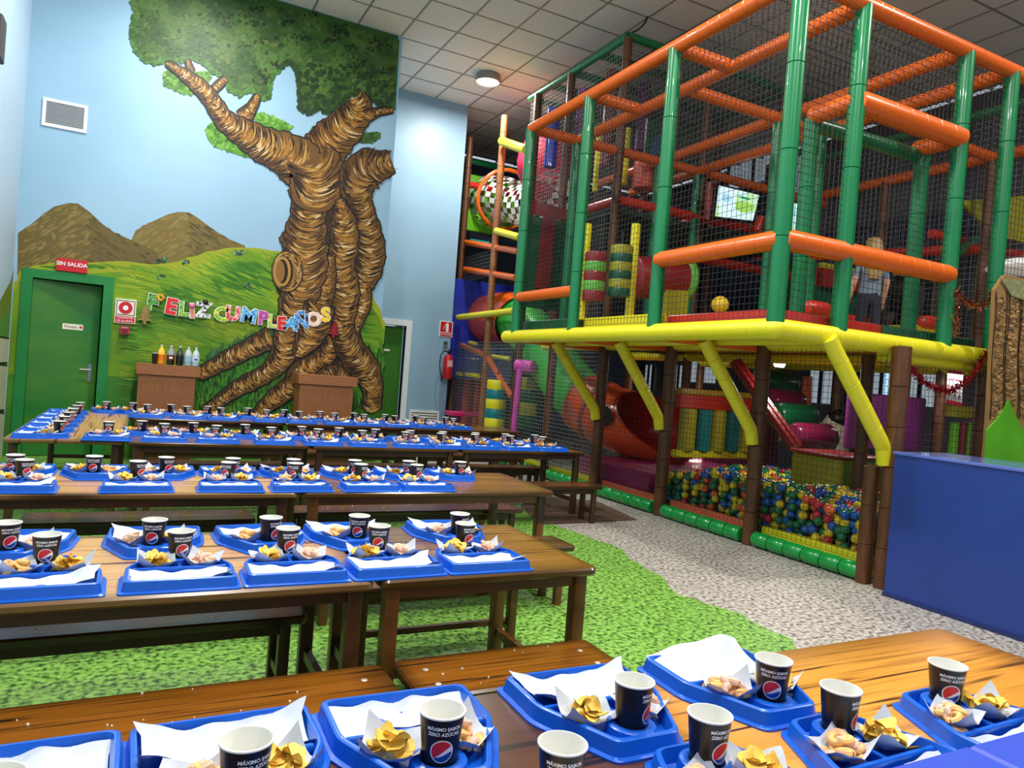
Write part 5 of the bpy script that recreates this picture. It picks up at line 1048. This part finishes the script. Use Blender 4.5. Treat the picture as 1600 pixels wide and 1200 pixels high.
# lime panel with the woven net tunnel
a, b = pY(737, 272, 12.9), pY(800, 372, 12.9); solid('lime_tunnel_panel', boxat(a.x-0.02, b.x, 12.9, 12.95, b.z, a.z), LIME, 'lime green panel behind the woven net tunnel', 'panel')
tn = empty('woven_net_tunnel', (0, 0, 0)); tag(tn, 'bulging woven strap tunnel with an orange hoop', 'tunnel')
WEB = mat('white_webbing', (236, 226, 222), 0.6); WEBR = mat('maroon_webbing', (104, 34, 48), 0.6)
c0, c1, c2 = pX(760, 318, 5.9), pX(790, 312, 5.75), pX(824, 322, 5.6)
TP = spline([c0+Vector((0.1, 0.9, 0)), c0, c1, c2, c2+Vector((0, -0.8, -0.1))], 5); gw, gm = MB(), MB(); U = None; rings = []
for i, p in enumerate(TP):
    d = (TP[min(i+1, len(TP)-1)]-TP[max(i-1, 0)]).normalized(); u, v = gw.frame(d); rr = 0.44+0.08*math.sin(i/len(TP)*PI*2.4); rings.append(gw.ring(p, u, v, rr, 26))
for i in range(len(rings)-1):
    for j in range(26):
        q = [rings[i][j], rings[i][(j+1) % 26], rings[i+1][(j+1) % 26], rings[i+1][j]]
        if (i+j) % 2 == 0: gw.add(q, [(0, 1, 2, 3)])
        elif j % 2 == 0: gm.add([q[0].lerp(q[2], 0.1), q[1].lerp(q[3], 0.1), q[2].lerp(q[0], 0.45), q[3].lerp(q[1], 0.45)], [(0, 1, 2, 3)])
gw.build('white_straps', WEB, tn, False); gm.build('maroon_straps', WEBR, tn, False)
d = (TP[11]-TP[9]).normalized(); u, v = gw.frame(d); MB().tube([TP[10]+u*(0.53*math.cos(2*PI*k/24))+v*(0.53*math.sin(2*PI*k/24)) for k in range(25)], 0.035, 8, False).build('orange_hoop', ORG, tn)
# zigzag board in the corner of the upper deck
zz = empty('zigzag_board', (0, 0, 0)); tag(zz, 'dark green board with a red zigzag behind the left handrail', 'panel'); Yz = 8.3
a, b = pY(820, 335, Yz), pY(905, 490, Yz); MB().slab(a.x, b.x, Yz, Yz+0.04, b.z, a.z, 0.01, 0.005, 1).build('board', DGRN, zz)
def zpoly(pts, nm, m, e=0.02): gg = MB(); P = [pY(x, y, Yz) for x, y in pts]; gg.rings([[Vector((p.x, Yz-0.001, p.z)) for p in P], [Vector((p.x, Yz-e, p.z)) for p in P]]); return gg.build(nm, m, zz, False)
zpoly([(828, 312), (893, 330), (890, 345), (868, 342), (858, 452), (835, 450), (848, 338), (826, 334)], 'zigzag', DRED)
for px, c, pt, pb, lb in ((866, BLUP, 170, 262, 'blue hanging sleeve at the top left of the rear tower'), (912, PURP, 140, 220, 'purple hanging sleeve left in the rear tower'), (957, DRED, 110, 260, 'dark red hanging sleeve in the middle of the rear tower'), (1008, PURP, 130, 235, 'purple hanging sleeve right in the rear tower')):
    a, b = pY(px, pt, 8.8), pY(px-8, pb, 8.8); g = MB(); g.pad((a.x, 8.8, b.z), (a.x, 8.8, a.z), 0.085, 0.5); solid('hanging_sleeve', g, c, lb, 'sleeve', 'hanging sleeves in the tower')
for px, pt, pb, lb in ((937, 205, 300, 'thin yellow pole left of the brown tower post'), (982, 200, 290, 'thin yellow pole between the tower posts'), (1000, 255, 295, 'short thin yellow pole near the coral roll')):
    a, b = pY(px, pt, 8.2), pY(px-5, pb, 8.2); g = MB(); g.pad((a.x, 8.2, b.z), (a.x, 8.2, a.z), 0.04, 0.08, 8); solid('yellow_pole', g, YEL, lb, 'pole', 'thin yellow poles')
a, b = pY(835, 215, 10.8), pY(880, 300, 10.8); g = MB(); g.ball((a+b)/2, 0.55, 18, 10, 1.1); solid('pink_net_bulge', g, plast('crimson_net_cloth', (206, 26, 70), 0.6), 'crimson cloth bulge behind the upper left net', 'cloth')
a, b = pY(1012, 185, 8.0), pY(1056, 245, 8.0); sh = empty('shield_board', (0, 0, 0)); tag(sh, 'green board with a blue wedge high in the tower', 'panel'); MB().box(a.x, b.x, 8.0, 8.04, b.z-0.25, a.z).build('board', DGRN, sh, False)
g = MB(); Q = [pY(x, y, 8.0) for x, y in ((1018, 222), (1052, 192), (1050, 214), (1030, 240), (1014, 242))]; g.rings([[p+Vector((0, -0.002, 0)) for p in Q], [p+Vector((0, -0.02, 0)) for p in Q]]); g.build('blue_wedge', plast('azure', (20, 100, 150), 0.4), sh, False)
bag((1012, 1008), 296, 252, 8.0, 0.18, (plast('coral', (224, 92, 66), 0.4),), 'coral foam roll standing in the upper tower')
# punch bags, barrel, ball and screens on the upper deck
LG = plast('light_green_foam', (96, 170, 60), 0.4)
bag((932, 926), 470, 395, 6.3, 0.115, (DRED, LG, DRED, LG, DRED), 'red and light green punch bag behind the second post'); bag((974, 966), 464, 385, 6.2, 0.12, (DGRN, OLIVE, DGRN, OLIVE, DGRN, OLIVE), 'yellow and green punch bag left of the red barrel')
for px, lb in ((914, 'yellow pole beside the red and light green bag'), (990, 'yellow pole beside the red barrel')):
    a, b = pY(px+4, 350, 6.4), pY(px-6, 500, 6.4); g = MB(); g.pad((a.x, 6.4, b.z), (a.x, 6.4, a.z), 0.05, 0.12, 10); solid('yellow_deck_pole', g, YEL, lb, 'pole', 'yellow deck poles')
tb = empty('red_barrel_tunnel', (0, 0, 0)); tag(tb, 'red barrel tunnel with a green ring on the upper deck', 'tunnel'); a = pY(985, 432, 6.9); b = pY(1062, 437, 6.9)
g = MB(); g.tube([a, a.lerp(b, 0.02), b], [0.22, 0.25, 0.25], 20); g.build('barrel', DRED, tb); MB().tube([b+Vector((0.02, 0.24*math.cos(2*PI*k/20), 0.24*math.sin(2*PI*k/20))) for k in range(21)], 0.055, 8, False).build('green_ring', LG, tb)
a = pY(1060, 470, 6.7); solid('ochre_panel', boxat(a.x-0.2, a.x+0.16, 6.7, 6.75, 1.98, a.z+0.22), OLIVE, 'olive panel under the red barrel', 'panel')
a = pY(1125, 476, 5.7); g = MB(); g.ball(a, 0.088, 20, 12); solid('yellow_foam_ball', g, plast('yellow_ball', (222, 186, 34), 0.5), 'large yellow foam ball on the upper deck floor', 'ball')
def screen(c4, Y, label):
    P = [pY(x, y, Y) for x, y in c4]; t = empty('monitor', (0, 0, 0)); tag(t, label, 'screen', 'bright monitors in the play frame'); cen = sum(P, Vector())/4; out = [cen+(p-cen)*1.12 for p in P]
    g = MB(); g.rings([[p+Vector((0, 0.08, 0)) for p in out], [p+Vector((0, 0.0, 0)) for p in out]]); g.build('bezel', BLACK, t, False)
    m = _M.get('screen_map')
    if not m:
        m = mat('screen_map', (205, 236, 250), 0.3, rgb2=(176, 220, 150), scale=3.2, contrast=(0.5, 0.62)); nt = m.node_tree; b = nt.nodes['Principled BSDF']; src = b.inputs['Base Color'].links[0].from_socket; nt.links.new(src, b.inputs['Emission Color']); b.inputs['Emission Strength'].default_value = 0.95
    g = MB(); g.add([p+Vector((0, -0.004, 0)) for p in P], [(0, 1, 2, 3)]); g.build('picture', m, t, False)
    for k, (u0, u1, v0, v1, cc) in enumerate(((0.45, 0.95, 0.35, 0.75, (150, 206, 90)), (0.5, 0.8, 0.18, 0.27, (40, 150, 90)), (0.08, 0.35, 0.2, 0.5, (170, 220, 250)))):
        f = lambda u, v: P[0].lerp(P[1], u).lerp(P[3].lerp(P[2], u), v)+Vector((0, -0.007-0.001*k, 0)); n = 16
        g = MB(); g.add([f(u0+(u1-u0)*(0.5+0.5*math.cos(2*PI*q/n)*(1+0.2*math.sin(3*q))), v0+(v1-v0)*(0.5+0.5*math.sin(2*PI*q/n))) for q in range(n)], [tuple(range(n))]); g.build('picture_patch', mat('screen_patch_%d' % k, cc, 0.4, emit=0.8), t, False)
    return t
screen(((1123, 290), (1186, 305), (1176, 345), (1117, 338)), 7.2, 'left bright monitor tilted inside the play frame'); screen(((1232, 316), (1266, 322), (1262, 366), (1230, 360)), 7.0, 'right bright monitor half hidden by the green corner post')
a, b = pY(1110, 285, 7.3), pY(1106, 345, 7.3); g = MB(); g.pad(a, b, 0.06, 0.3); solid('red_monitor_post', g, DRED, 'dark red padded post left of the left monitor', 'post'); a, b = pY(1188, 340, 7.3), pY(1180, 362, 7.3); g = MB(); g.pad(a, b, 0.07, 0.3); solid('red_monitor_pad', g, REDP, 'short red pad at the lower right of the left monitor', 'pad')
# red topped gate boards behind the girl
a, b = pY(1275, 410, 6.2), pY(1335, 500, 6.2); gt = empty('gate_board', (0, 0, 0)); tag(gt, 'green gate boards with red and yellow caps behind the deck', 'panel'); MB().box(a.x-0.15, b.x+0.12, 6.2, 6.25, 1.98, a.z).build('green_board', DGRN, gt, False); MB().box(a.x+0.05, b.x, 6.13, 6.2, a.z-0.28, a.z-0.06).build('red_cap', DRED, gt, False); MB().box(a.x+0.05, b.x, 6.13, 6.2, a.z-0.06, a.z).build('yellow_cap', OLIVE, gt, False); MB().box(a.x-0.1, a.x-0.04, 6.13, 6.2, a.z-0.3, a.z-0.06).build('red_plug', DRED, gt, False)
solid('yellow_step', boxat(7.4, 7.9, 5.0, 5.4, 1.98, 2.3), OLIVE, 'olive foam step by the small red roller on the deck', 'foam block')
a = pY(1565, 335, 5.3); solid('lime_gable', MB().prism([(-0.9, 0), (0.5, 0.32), (0.5, -0.28), (-0.2, -0.28)], 0, 0.04, Matrix.Translation((a.x, 5.3, a.z)) @ Matrix.Rotation(PI/2, 4, 'X')), OLIVE, 'olive sloping board at the right edge behind the nets', 'panel')
a, b = pY(1500, 392, 5.2), pY(1590, 330, 6.0); g = MB(); g.pad(a, b, 0.055, 0.5); solid('green_brace', g, GRN, 'slanting green brace at the right behind the nets', 'brace')
for k, (x0, x1, py) in enumerate(((1455, 1520, 365), (1520, 1600, 385))): a, b = pY(x0, py, 5.6), pY(x1, py+14, 5.6); g = MB(); g.pad(a, b, 0.06, 0.4); solid('red_shelf_rail', g, REDP, ('red rail behind the two right green posts', 'red rail at the right picture edge')[k], 'rail')
a = pY(1470, 425, 5.9); solid('olive_cloth_panel', boxat(a.x-0.1, a.x+0.8, 5.9, 5.95, 2.0, a.z+0.35), mat('olive_cloth', (72, 66, 40), 0.8), 'dim olive cloth panel behind the right posts', 'panel')
# dim backdrop boards and the lit windows far behind
wn = 0
for (px, py, w_, h_) in ((960, 575, 0.55, 0.5), (1015, 590, 0.22, 0.6), (1062, 590, 0.3, 0.55), (1100, 580, 0.6, 0.5), (1285, 600, 0.35, 0.7), (1362, 603, 0.55, 0.7), (1400, 607, 0.3, 0.6), (1440, 605, 0.4, 0.6), (1060, 420, 0.7, 0.9), (1135, 430, 0.8, 0.8), (1180, 260, 0.9, 0.7), (1240, 275, 0.8, 0.7)):
    p = pX(px, py, X1-0.02); wn += 1; t = struct(MB().box(X1-0.05, X1-0.02, p.y-w_*0.8, p.y+w_*0.8, p.z-h_/2, p.z+h_/2).build('window_%d' % wn, mat('lit_window_pane', (206, 224, 236), 0.3, emit=0.35), None, False)); f = MB()
    for yy in (-w_*0.8, 0, w_*0.8): f.box(X1-0.08, X1-0.05, p.y+yy-0.03, p.y+yy+0.03, p.z-h_/2, p.z+h_/2)
    f.build('window_bars', mat('window_bar_dark', (26, 28, 34), 0.6), t, False)
for k, (x, y, z) in enumerate(((9.6, 7.0, 1.9), (9.8, 10.5, 2.2), (8.8, 12.2, 2.4))): solid('backdrop_board', MB().box(x, x+0.05, y-1.2, y+1.2, z, z+2.2), NAVY, ('navy backdrop board deep in the frame on the right', 'navy backdrop board deep in the frame centre', 'navy backdrop board deep in the frame left')[k], 'panel', None, False)
for k, (px, py) in enumerate(((1428, 579), (1455, 580), (1218, 569))):
    a = pY(px, py, 6.5); t = empty('tube_lamp', a); tag(t, ('left glowing tube lamp under the deck on the right', 'right glowing tube lamp under the deck near the poster', 'small glowing lamp under the deck above the green roller')[k], 'lamp', 'lamps under the deck'); L = 0.18 if k < 2 else 0.06; MB().tube([(-L, 0, 0), (L, 0, 0)], 0.04, 10).build('tube', mat('tube_lamp_glow', (255, 250, 236), 0.4, emit=6.0), t); MB().box(-L, L, -0.05, 0.05, 0.04, 0.07).build('fitting', STEEL, t, False)
# poster, tinsel, tree board
ps = empty('notice_poster', (0, 0, 0)); Yp = 4.6; tag(ps, 'white notice with red bands hanging under the deck on the right', 'poster'); P = [pY(x, y, Yp) for x, y in ((1482, 577), (1505, 581), (1503, 636), (1478, 630))]
def quad(P, u0, u1, v0, v1, e): f = lambda u, v: P[0].lerp(P[1], u).lerp(P[3].lerp(P[2], u), v); return [f(u0, v0)+Vector((0, e, 0)), f(u1, v0)+Vector((0, e, 0)), f(u1, v1)+Vector((0, e, 0)), f(u0, v1)+Vector((0, e, 0))]
g = MB(); g.rings([quad(P, 0, 1, 0, 1, 0.006), quad(P, 0, 1, 0, 1, 0)]); g.build('sheet', mat('poster_white', (186, 186, 192), 0.5), ps, False)
for k, (v0, v1) in enumerate(((0, 0.09), (0.25, 0.28), (0.88, 1.0))): g = MB(); g.add(quad(P, 0.06 if k == 1 else 0, 0.94 if k == 1 else 1, v0, v1, -0.002), [(0, 1, 2, 3)]); g.build('red_band', mat('poster_red', (190, 24, 60), 0.5), ps, False)
for k in range(3): g = MB(); g.add(quad(P, 0.1+0.3*k, 0.28+0.3*k, 0.7, 0.76, -0.002), [(0, 1, 2, 3)]); g.build('pictogram', mat('poster_ink', (70, 74, 84), 0.5), ps, False)
def tinsel(pts, r, m, label, seed):
    rr = random.Random(seed); P = spline(pts, 10); t = empty('tinsel_garland', P[0]); tag(t, label, 'garland', 'tinsel garlands'); O = P[0]; g = MB(); g.tube([p-O for p in P], 0.006, 5); g.build('cord', m, t); g = MB()
    for i in range(len(P)-1):
        for k in range(int((P[i+1]-P[i]).length*520)):
            c = P[i].lerp(P[i+1], rr.random())-O; d = Vector((rr.gauss(0, 1), rr.gauss(0, 1), rr.gauss(0, 1))).normalized(); e = d.cross(Vector((rr.random(), rr.random(), 1))).normalized()*0.004; q = c+d*r*rr.uniform(0.5, 1.1); g.add([c-e, c+e, q+e, q-e], [(0, 1, 2, 3)])
    o = g.build('bristles', m, t, False); o['kind'] = 'stuff'
REDT = mat('red_tinsel', (150, 14, 30), 0.3, 0.6); GOLDT = mat('copper_tinsel', (170, 110, 84), 0.22, 0.9)
tinsel([pY(1404, 545, 3.6), pY(1425, 577, 3.58), pY(1450, 600, 3.58), pY(1480, 610, 3.58), pY(1510, 597, 3.58), pY(1530, 572, 3.58), pY(1541, 550, 3.6)], 0.045, REDT, 'red tinsel garland hanging in a swag under the yellow beam', 1)
tinsel([pY(1491, 525, 3.58), pY(1496, 490, 3.58), pY(1494, 455, 3.58), pY(1508, 472, 3.58), pY(1535, 478, 3.58), pY(1555, 458, 3.56), pY(1575, 462, 3.56), pY(1612, 478, 3.54)], 0.05, GOLDT, 'copper tinsel garland draped round the green post and tree board', 2)
tb_ = empty('tree_board', (0, 0, 0)); Yt = 3.50; tag(tb_, 'painted tree trunk board with lime base at the right edge', 'board')
def tprism(pts, nm, m, e0, e1): g = MB(); P = [pY(x, y, Yt) for x, y in pts]; g.rings([[p+Vector((0, e0, 0)) for p in P], [p+Vector((0, e1, 0)) for p in P]]); return g.build(nm, m, tb_, False)
tprism([(1555, 452), (1570, 430), (1640, 440), (1640, 800), (1532, 800), (1544, 655)], 'board', mat('board_bark_base', (150, 114, 66), 0.5), 0.0, 0.03)
tprism([(1540, 672), (1556, 655), (1566, 640), (1574, 625), (1582, 642), (1590, 660), (1600, 676), (1640, 690), (1640, 830), (1530, 830)], 'lime_base', mat('board_lime', (92, 176, 32), 0.4, rgb2=(70, 150, 24), scale=2), -0.012, 0.0)
tprism([(1562, 436), (1640, 440), (1640, 462), (1600, 470), (1578, 462)], 'leaf_edge', mat('board_leaf', (112, 122, 72), 0.6, rgb2=(150, 150, 110), scale=30), -0.014, -0.004)
g = MB(); tr = random.Random(8)
for cx0, cx1, hw in ((1566, 1556, 10), (1584, 1576, 11), (1604, 1604, 12)):
    for k in range(220):
        t = tr.random(); cx = cx0+(cx1-cx0)*t; y = 462+t*190; u0 = tr.uniform(-1, 0.4); u1 = u0+tr.uniform(0.3, 0.6)
        q = [(cx+hw*(u0+(u1-u0)*s), y+3.5*(1-(u0+(u1-u0)*s)**2)) for s in (0, 0.33, 0.66, 1)]; w_ = tr.uniform(0.5, 1.6)
        c = tr.choice([(196, 158, 104), (74, 52, 28), (112, 82, 44), (176, 124, 66), (140, 110, 70), (120, 92, 52)]); g.col = lin(c); e = -0.004-k*1e-5
        Lp = [pY(x, yy-w_, Yt)+Vector((0, e, 0)) for x, yy in q]; Rp = [pY(x, yy+w_, Yt)+Vector((0, e, 0)) for x, yy in q]; g.add(Lp+Rp, [(i, i+1, 5+i, 4+i) for i in range(3)])
    for s in (-1, 1):
        Q = [(cx0+(cx1-cx0)*t+hw*s*1.05+1.5*math.sin(t*9), 455+t*200) for t in [k/10 for k in range(11)]]; g.col = lin((22, 15, 10)); g.add([pY(x-0.7, y, Yt)+Vector((0, -0.0065, 0)) for x, y in Q]+[pY(x+0.7, y, Yt)+Vector((0, -0.0065, 0)) for x, y in Q], [(i, i+1, 12+i, 11+i) for i in range(10)])
g.build('bark_paint', mat('board_paint', (255, 255, 255), 0.5, attr=True), tb_, False)
MB().box(6.42, 6.9, Yt+0.03, Yt+0.06, 0, 0.9).build('support', LEGM, tb_, False)
a = pY(1602, 420, 4.6); t = empty('white_dish_lamp', a); tag(t, 'white dish shaped lamp at the right edge behind the net', 'lamp'); MB().lathe([(0.05, 0.12), (0.22, 0.09), (0.36, 0.02), (0.38, 0.0), (0.35, -0.03), (0.1, -0.05)], 28).build('shade', mat('dish_white', (240, 240, 238), 0.4, emit=0.25), t); MB().tube([(0, 0, 0.1), (0, 0, 1.0)], 0.012, 6).build('stem', BLACK, t)
wr = empty('hanging_cable', (0, 0, 0)); tag(wr, 'black cable running from the ceiling to the top corner of the tower', 'cable'); MB().tube(spline([pZ(1012, 26, CEIL), pX(1006, 38, 5.5), pX(996, 47, 5.35), pX(985, 52, 5.22), (5.2, 7.66, ZR)], 6), 0.012, 6).build('cord', BLACK, wr)
# striped pads under the deck on the right
for k, (px, c) in enumerate(((1490, LIME), (1502, DRED), (1514, LIME), (1526, DRED))): a, b = pY(px-2, 705, 5.4), pY(px, 660, 5.4); g = MB(); g.pad((a.x, 5.4, 0.3), (a.x, 5.4, b.z), 0.055, 3); solid('upright_pad', g, c, ('first upright pad, lime, under the poster', 'second upright pad, dark red, under the poster', 'third upright pad, lime, under the poster', 'fourth upright pad, dark red, by the tree board')[k], 'pad', 'upright pads under the poster')
a, b = pY(1482, 640, 5.38), pY(1530, 655, 5.38); solid('olive_cap_pad', boxat(a.x, b.x, 5.3, 5.46, b.z, a.z+0.06), OLIVE, 'olive cap pad above the lime and red uprights', 'pad')

# ------------------------------------------------------------------ people on the upper deck
SKIN = mat('skin', (214, 168, 140), 0.5); SHIRT = mat('grey_blue_shirt', (120, 138, 158), 0.8); JEANS = mat('dark_jeans', (30, 36, 58), 0.8); HAIR = mat('blonde_hair', (196, 168, 116), 0.5, rgb2=(150, 118, 70), scale=30, stretch=(8, 8, 1)); SHOE = mat('dark_shoe', (30, 28, 32), 0.6)
def figure(name, loc, rz, J, E, classify, mats, label):
    me = bpy.data.meshes.new(name); me.from_pydata([j[0] for j in J], E, []); o = link(name, me); sk = o.modifiers.new('skin', 'SKIN'); sk.use_smooth_shade = True
    for v, j in zip(me.skin_vertices[0].data, J): v.radius = (j[1], j[1]) if not isinstance(j[1], tuple) else j[1]
    me.skin_vertices[0].data[0].use_root = True; sb = o.modifiers.new('sub', 'SUBSURF'); sb.levels = 2; sb.render_levels = 2
    bpy.context.view_layer.update(); m2 = bpy.data.meshes.new_from_object(o.evaluated_get(bpy.context.evaluated_depsgraph_get())); bpy.data.objects.remove(o)
    m2.materials.clear()
    for m in mats: m2.materials.append(m)
    for p in m2.polygons: p.material_index = classify(p.center); p.use_smooth = True
    q = link(name, m2); q.location = loc; q.rotation_euler = (0, 0, rz); tag(q, label, 'person'); return q
S = 1.24
def fingers(J, E, wrist, pts, d, side):
    p = len(J); J.append((tuple(pts), (0.022, 0.012))); E.append((wrist, p))
    for k in range(5):
        off = Vector((0.012*(k-1.5), 0, 0)) if k < 4 else Vector((0.03*side, 0.0, 0.03)); ln = (0.05, 0.058, 0.054, 0.042, 0.035)[k]
        a = Vector(pts)+off+Vector(d)*0.025; b = a+Vector(d)*ln*0.55+Vector((0, -0.006, 0)); c = b+Vector(d)*ln*0.45+Vector((0, -0.012, 0)); i = len(J); J += [(tuple(a), 0.0075), (tuple(b), 0.007), (tuple(c), 0.006)]; E += [(p, i), (i, i+1), (i+1, i+2)]
J = [((0, 0, 0.62), (0.105, 0.08)), ((0, 0, 0.74), (0.10, 0.075)), ((0, 0, 0.88), (0.115, 0.08)), ((0, 0, 0.96), (0.06, 0.05)), ((0, -0.005, 1.01), 0.036), ((0, -0.01, 1.08), (0.066, 0.07)), ((0, -0.012, 1.16), (0.07, 0.078)), ((0, -0.01, 1.20), (0.05, 0.055)),
     ((0.13, 0, 0.93), 0.042), ((0.17, 0.0, 0.76), 0.034), ((0.18, -0.06, 0.60), 0.027), ((-0.13, 0, 0.93), 0.042), ((-0.17, 0.0, 0.76), 0.034), ((-0.175, -0.06, 0.60), 0.027),
     ((0.065, 0, 0.56), 0.075), ((0.07, -0.01, 0.33), 0.055), ((0.07, 0.01, 0.07), 0.038), ((0.07, -0.09, 0.03), 0.03), ((-0.065, 0, 0.56), 0.075), ((-0.07, 0.02, 0.33), 0.055), ((-0.07, 0.05, 0.07), 0.038), ((-0.07, -0.05, 0.03), 0.03)]
E = [(0, 1), (1, 2), (2, 3), (3, 4), (4, 5), (5, 6), (6, 7), (2, 8), (8, 9), (9, 10), (2, 11), (11, 12), (12, 13), (0, 14), (14, 15), (15, 16), (16, 17), (0, 18), (18, 19), (19, 20), (20, 21)]
fingers(J, E, 10, (0.185, -0.085, 0.55), (0, -0.3, -0.95), -1); fingers(J, E, 13, (-0.18, -0.085, 0.55), (0, -0.3, -0.95), 1)
gp = pY(1366, 372, 5.2)
def cls(c):
    if c.z < 0.09: return 3
    if abs(c.x) > 0.125 and c.z < 0.80: return 0
    return 2 if c.z < 0.62 else (1 if c.z < 0.985 else 0)
girl = figure('person', (gp.x, 5.2, ZD-0.02), math.radians(150), J, E, cls, (SKIN, SHIRT, JEANS, SHOE), 'child with long blonde hair, grey blue shirt and dark jeans on the upper deck')
g = MB(); n = 18; rs = []
for z, rx, ry, yo in ((1.235, 0.02, 0.02, 0.0), (1.225, 0.055, 0.06, 0.0), (1.19, 0.078, 0.086, 0.005), (1.13, 0.085, 0.088, 0.015), (1.05, 0.085, 0.07, 0.035), (0.95, 0.09, 0.055, 0.055), (0.86, 0.085, 0.045, 0.07), (0.78, 0.06, 0.03, 0.075)):
    rs.append([Vector((rx*math.cos(2*PI*k/n)*(1+0.06*math.sin(k*5)), yo+ry*math.sin(2*PI*k/n) if math.sin(2*PI*k/n) > -0.25 or z > 1.17 else yo-ry*0.25, z)) for k in range(n)])
g.rings(rs); g.build('hair', HAIR, girl)
f = MB()
for sx in (-1, 1): f.ball((sx*0.026, -0.082, 1.125), 0.009, 8, 5)
f.build('eyes', mat('eye_dark', (40, 34, 34), 0.3), girl); f = MB(); f.ball((0, -0.09, 1.10), 0.011, 8, 5); f.build('nose', SKIN, girl); f = MB(); f.tube([(-0.02, -0.078, 1.07), (0, -0.083, 1.068), (0.02, -0.078, 1.07)], 0.004, 6); f.build('mouth', mat('lips', (170, 92, 88), 0.5), girl)
# person in dark clothes bending beside the child
DARKC = mat('black_jumper', (22, 20, 24), 0.85); DARKT = mat('dark_brown_trousers', (46, 32, 26), 0.85)
J = [((0, 0, 0.50), (0.15, 0.13)), ((0, -0.12, 0.66), (0.15, 0.12)), ((0, -0.26, 0.80), (0.16, 0.11)), ((0, -0.34, 0.88), (0.07, 0.06)), ((0, -0.39, 0.92), 0.05), ((0, -0.44, 0.96), (0.082, 0.09)), ((0, -0.48, 1.04), (0.08, 0.09)), ((0.19, -0.27, 0.78), 0.055), ((0.22, -0.38, 0.54), 0.043), ((0.18, -0.54, 0.42), 0.034), ((-0.19, -0.27, 0.78), 0.055), ((-0.22, -0.38, 0.54), 0.043), ((-0.18, -0.54, 0.42), 0.034), ((0.10, -0.04, 0.46), 0.10), ((0.13, -0.36, 0.44), 0.07), ((0.12, -0.20, 0.08), 0.05), ((0.12, -0.33, 0.04), 0.04), ((-0.10, -0.04, 0.46), 0.10), ((-0.13, -0.36, 0.44), 0.07), ((-0.12, -0.20, 0.08), 0.05), ((-0.12, -0.33, 0.04), 0.04)]
E = [(0, 1), (1, 2), (2, 3), (3, 4), (4, 5), (5, 6), (2, 7), (7, 8), (8, 9), (2, 10), (10, 11), (11, 12), (0, 13), (13, 14), (14, 15), (15, 16), (0, 17), (17, 18), (18, 19), (19, 20)]
fingers(J, E, 9, (0.17, -0.58, 0.39), (0, -0.8, -0.5), -1); fingers(J, E, 12, (-0.17, -0.58, 0.39), (0, -0.8, -0.5), 1)
gp = pY(1425, 470, 5.4)
ad = figure('person', (gp.x, 5.45, ZD-0.02), math.radians(-70), J, E, lambda c: 3 if c.z < 0.07 else (0 if (c.z > 0.905 and c.y < -0.3) or c.y < -0.52 else (2 if c.z < 0.5 and c.y > -0.5 else 1)), (SKIN, DARKC, DARKT, SHOE), 'person in dark clothes crouching behind the orange handrail beside the child')
f = MB(); f.ball((0, -0.455, 1.05), 0.098, 14, 8); f.ball((0, -0.40, 1.0), 0.085, 12, 7); f.build('hair', mat('dark_hair', (34, 26, 22), 0.6), ad)
f = MB()
for sx in (-1, 1): f.ball((sx*0.03, -0.535, 0.985), 0.01, 8, 5)
f.build('eyes', mat('eye_dark', (40, 34, 34), 0.3), ad); f = MB(); f.ball((0, -0.545, 0.955), 0.013, 8, 5); f.build('nose', SKIN, ad)
